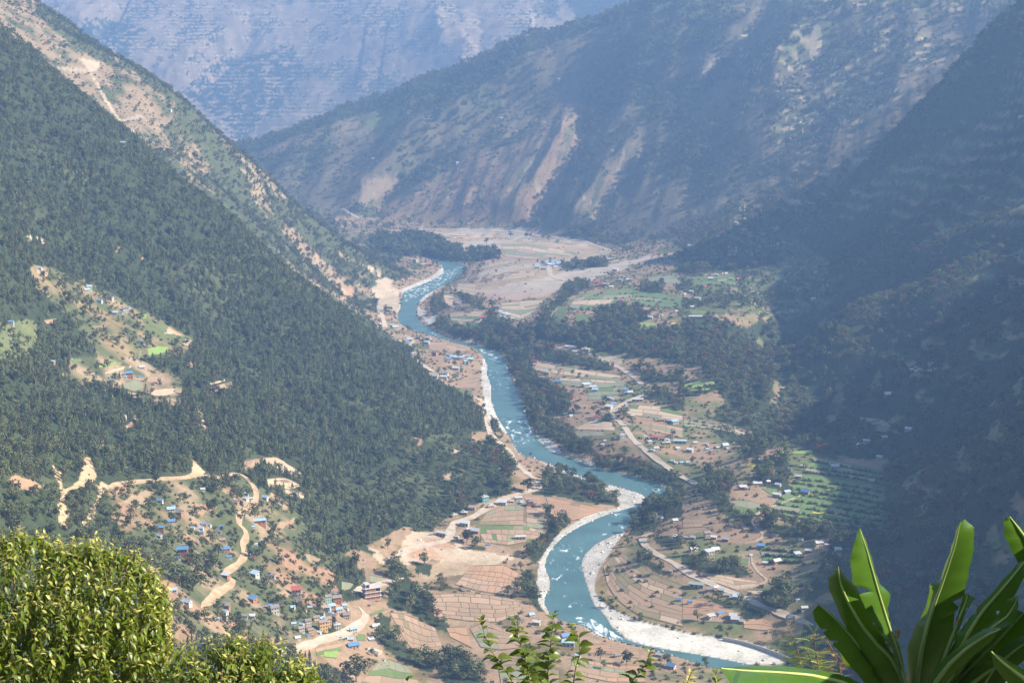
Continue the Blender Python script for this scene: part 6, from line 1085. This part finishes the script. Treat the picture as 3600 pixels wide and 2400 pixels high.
# -------- serrate-leaved shoots, centre bottom
def serrate():
    V = []; n = 7
    xs = np.linspace(0, 1, n); ws = (.05, .62, .9, .86, .62, .36, .02)
    for i, (x, w_) in enumerate(zip(xs, ws)):
        z = -.22 * x * x; j = .06 * (i % 2); V += [(x, -w_ * .36 - j * .5, z + .16 * w_), (x + .03, 0, z), (x, w_ * .36 + j * .5, z + .16 * w_)]
    F = []
    for i in range(n - 1): F += [(3 * i, 3 * i + 1, 3 * i + 4, 3 * i + 3), (3 * i + 1, 3 * i + 2, 3 * i + 5, 3 * i + 4)]
    me = mesh_from('leaf', V, F); me.materials.append(M_MUL); smooth(me); return me
SER = serrate()
def shoot(pts, Yd, label, step=.045, lsize=.092, seed=0, mesh=SER, m=M_TWIG, name='serrate_shoot', r0=.006, cat='plant', up=.3):
    rg = np.random.RandomState(seed); bx, by = W3(pts[-1][0], pts[-1][1] + 300, Yd)[:2]; org = np.array([bx, by, gz(bx, by)])
    root = link(name, None, None, None, tuple(org), category=cat, label=label, group='slender shoots along the bottom edge')
    P = np.array([W3(px, py, Yd) for px, py in pts]); P[:, 1] += np.linspace(0, .15, len(P)) * rg.uniform(-1, 1); full = np.r_[P, [(P[-1] + org) / 2 + rg.normal(size=3) * .05, org - (0, 0, .1)]]
    v, f = tube(full - org, .002, r0, 5); me = mesh_from('stem', v, f); smooth(me); link('stem', me, m, root)
    d = np.r_[0, np.cumsum(np.linalg.norm(np.diff(P, axis=0), axis=1))]; t = 0; k = 0
    while t < d[-1]:
        p = np.array([np.interp(t, d, P[:, a]) for a in range(3)]); q = np.array([np.interp(min(t + .02, d[-1]), d, P[:, a]) for a in range(3)]); ax = p - q if t + .02 <= d[-1] else P[-2] - P[-1]; ax = ax / (np.linalg.norm(ax) + 1e-9)
        a = k * 2.6 + rg.uniform(-.6, .6); out = np.array([math.cos(a), .55 * math.sin(a), 0]); dd = out + ax * (up + (.9 if t < .04 else 0)) + rg.normal(size=3) * .15 + (0, 0, -.12)
        L = lsize * rg.uniform(.7, 1.2) * (.6 + .4 * min(1, t / .12)); Mx = frame(dd, np.array([0, 0, 1.0]), rg.uniform(-.7, .7)); o = link('leaf', mesh, None, root); M4 = Matrix.Identity(4)
        for i in range(3):
            for j in range(3): M4[i][j] = Mx[i][j] * L
            M4[i][3] = (p - org)[i]
        o.matrix_local = M4; t += step * .68 * rg.uniform(.5, 1.1); k += 1
    return root
shoot(c8((965,1135),(985,1235),(1045,1350),(1125,1460),(1190,1568),(1230,1680)), 9.0, 'slender leafy shoot leaning left, leftmost of the centre shoots', seed=1)
shoot(c8((1195,1130),(1215,1250),(1255,1350),(1285,1470),(1310,1600),(1320,1700)), 9.1, 'thickest leafy shoot with dense foliage in the bottom centre', seed=2, step=.026)
shoot(c8((1465,1090),(1452,1200),(1440,1330),(1422,1450),(1430,1600),(1440,1700)), 8.9, 'tallest straight leafy shoot in the bottom centre', seed=3, step=.036)
shoot(c8((1585,1175),(1640,1260),(1645,1400),(1622,1480),(1605,1600),(1600,1700)), 9.2, 'leafy shoot just right of the tallest centre shoot', seed=4)
shoot(c8((2130,1345),(2090,1440),(2010,1520),(1960,1600),(1930,1700)), 8.5, 'short leafy shoot bending right in front of the river', seed=5, step=.032)
shoot(c8((1290,1330),(1300,1400),(1310,1500),(1330,1620)), 9.3, 'short crowded leafy shoot behind the thickest centre shoot', seed=6, step=.03)
shoot(c8((465,1530),(440,1600),(430,1700)), 8.8, 'single bright leaf tip poking up at the bottom edge', seed=7, lsize=.06)
shoot(c9((75,1470),(60,1520),(40,1600),(30,1700)), 8.5, 'pale upright sprig at the bottom edge left of the long banana leaf', seed=8, mesh=LEAF_MY, name='leafy_sprig', step=.018, lsize=.06, up=.8)
shoot(c9((215,1480),(225,1540),(230,1640)), 8.5, 'small green sprig just left of the long banana leaf', seed=9, mesh=LEAF_ME, name='leafy_sprig', step=.02, lsize=.06, up=.7)
# -------- feather-leaved sprigs left of the banana
def feather(m):
    V = []; F = []; n = 11
    for i in range(n):
        x = .06 + .9 * i / n; w_ = .19 * math.sin(3.14 * (.18 + .74 * i / n))
        for s in (-1, 1):
            o_ = len(V); V += [(x, 0, -.25 * x * x), (x + .05, s * w_ * .5, -.25 * x * x + .02), (x + .075, s * w_, -.25 * x * x), (x + .055, s * w_ * .4, -.25 * x * x - .01)]; F.append((o_, o_ + 1, o_ + 2, o_ + 3))
    o_ = len(V); V += [(0, -.008, 0), (0, .008, 0), (1, .003, -.25), (1, -.003, -.25)]; F.append((o_, o_ + 1, o_ + 2, o_ + 3))
    me = mesh_from('frond', V, F); me.materials.append(m); return me
FE, FD = feather(M_FERN), feather(M_FERND); M_RED = mat('reddish_twig', (.28,.14,.07), var=.25, scale=8)
shoot(c9((735,1190),(770,1270),(805,1380),(830,1470),(850,1600),(880,1700)), 8.6, 'feathery sprig with reddish stem, left of the banana leaves', seed=10, mesh=FE, m=M_RED, name='feathery_sprig', step=.022, lsize=.15, up=.5)
shoot(c9((905,1215),(910,1330),(930,1450),(950,1600),(960,1700)), 8.4, 'middle feathery yellow-green sprig beside the banana leaves', seed=11, mesh=FE, m=M_RED, name='feathery_sprig', step=.02, lsize=.14, up=.5)
shoot(c9((1000,1280),(1040,1350),(1070,1440),(1090,1560),(1100,1700)), 8.3, 'browning feathery sprig touching the small banana leaf', seed=12, mesh=FD, m=M_RED, name='feathery_sprig', step=.024, lsize=.13, up=.3)
shoot(c9((860,1330),(890,1420),(920,1520),(940,1650)), 8.7, 'low green feathery sprig between the two taller ones', seed=13, mesh=FE, m=M_RED, name='feathery_sprig', step=.022, lsize=.15, up=.3)
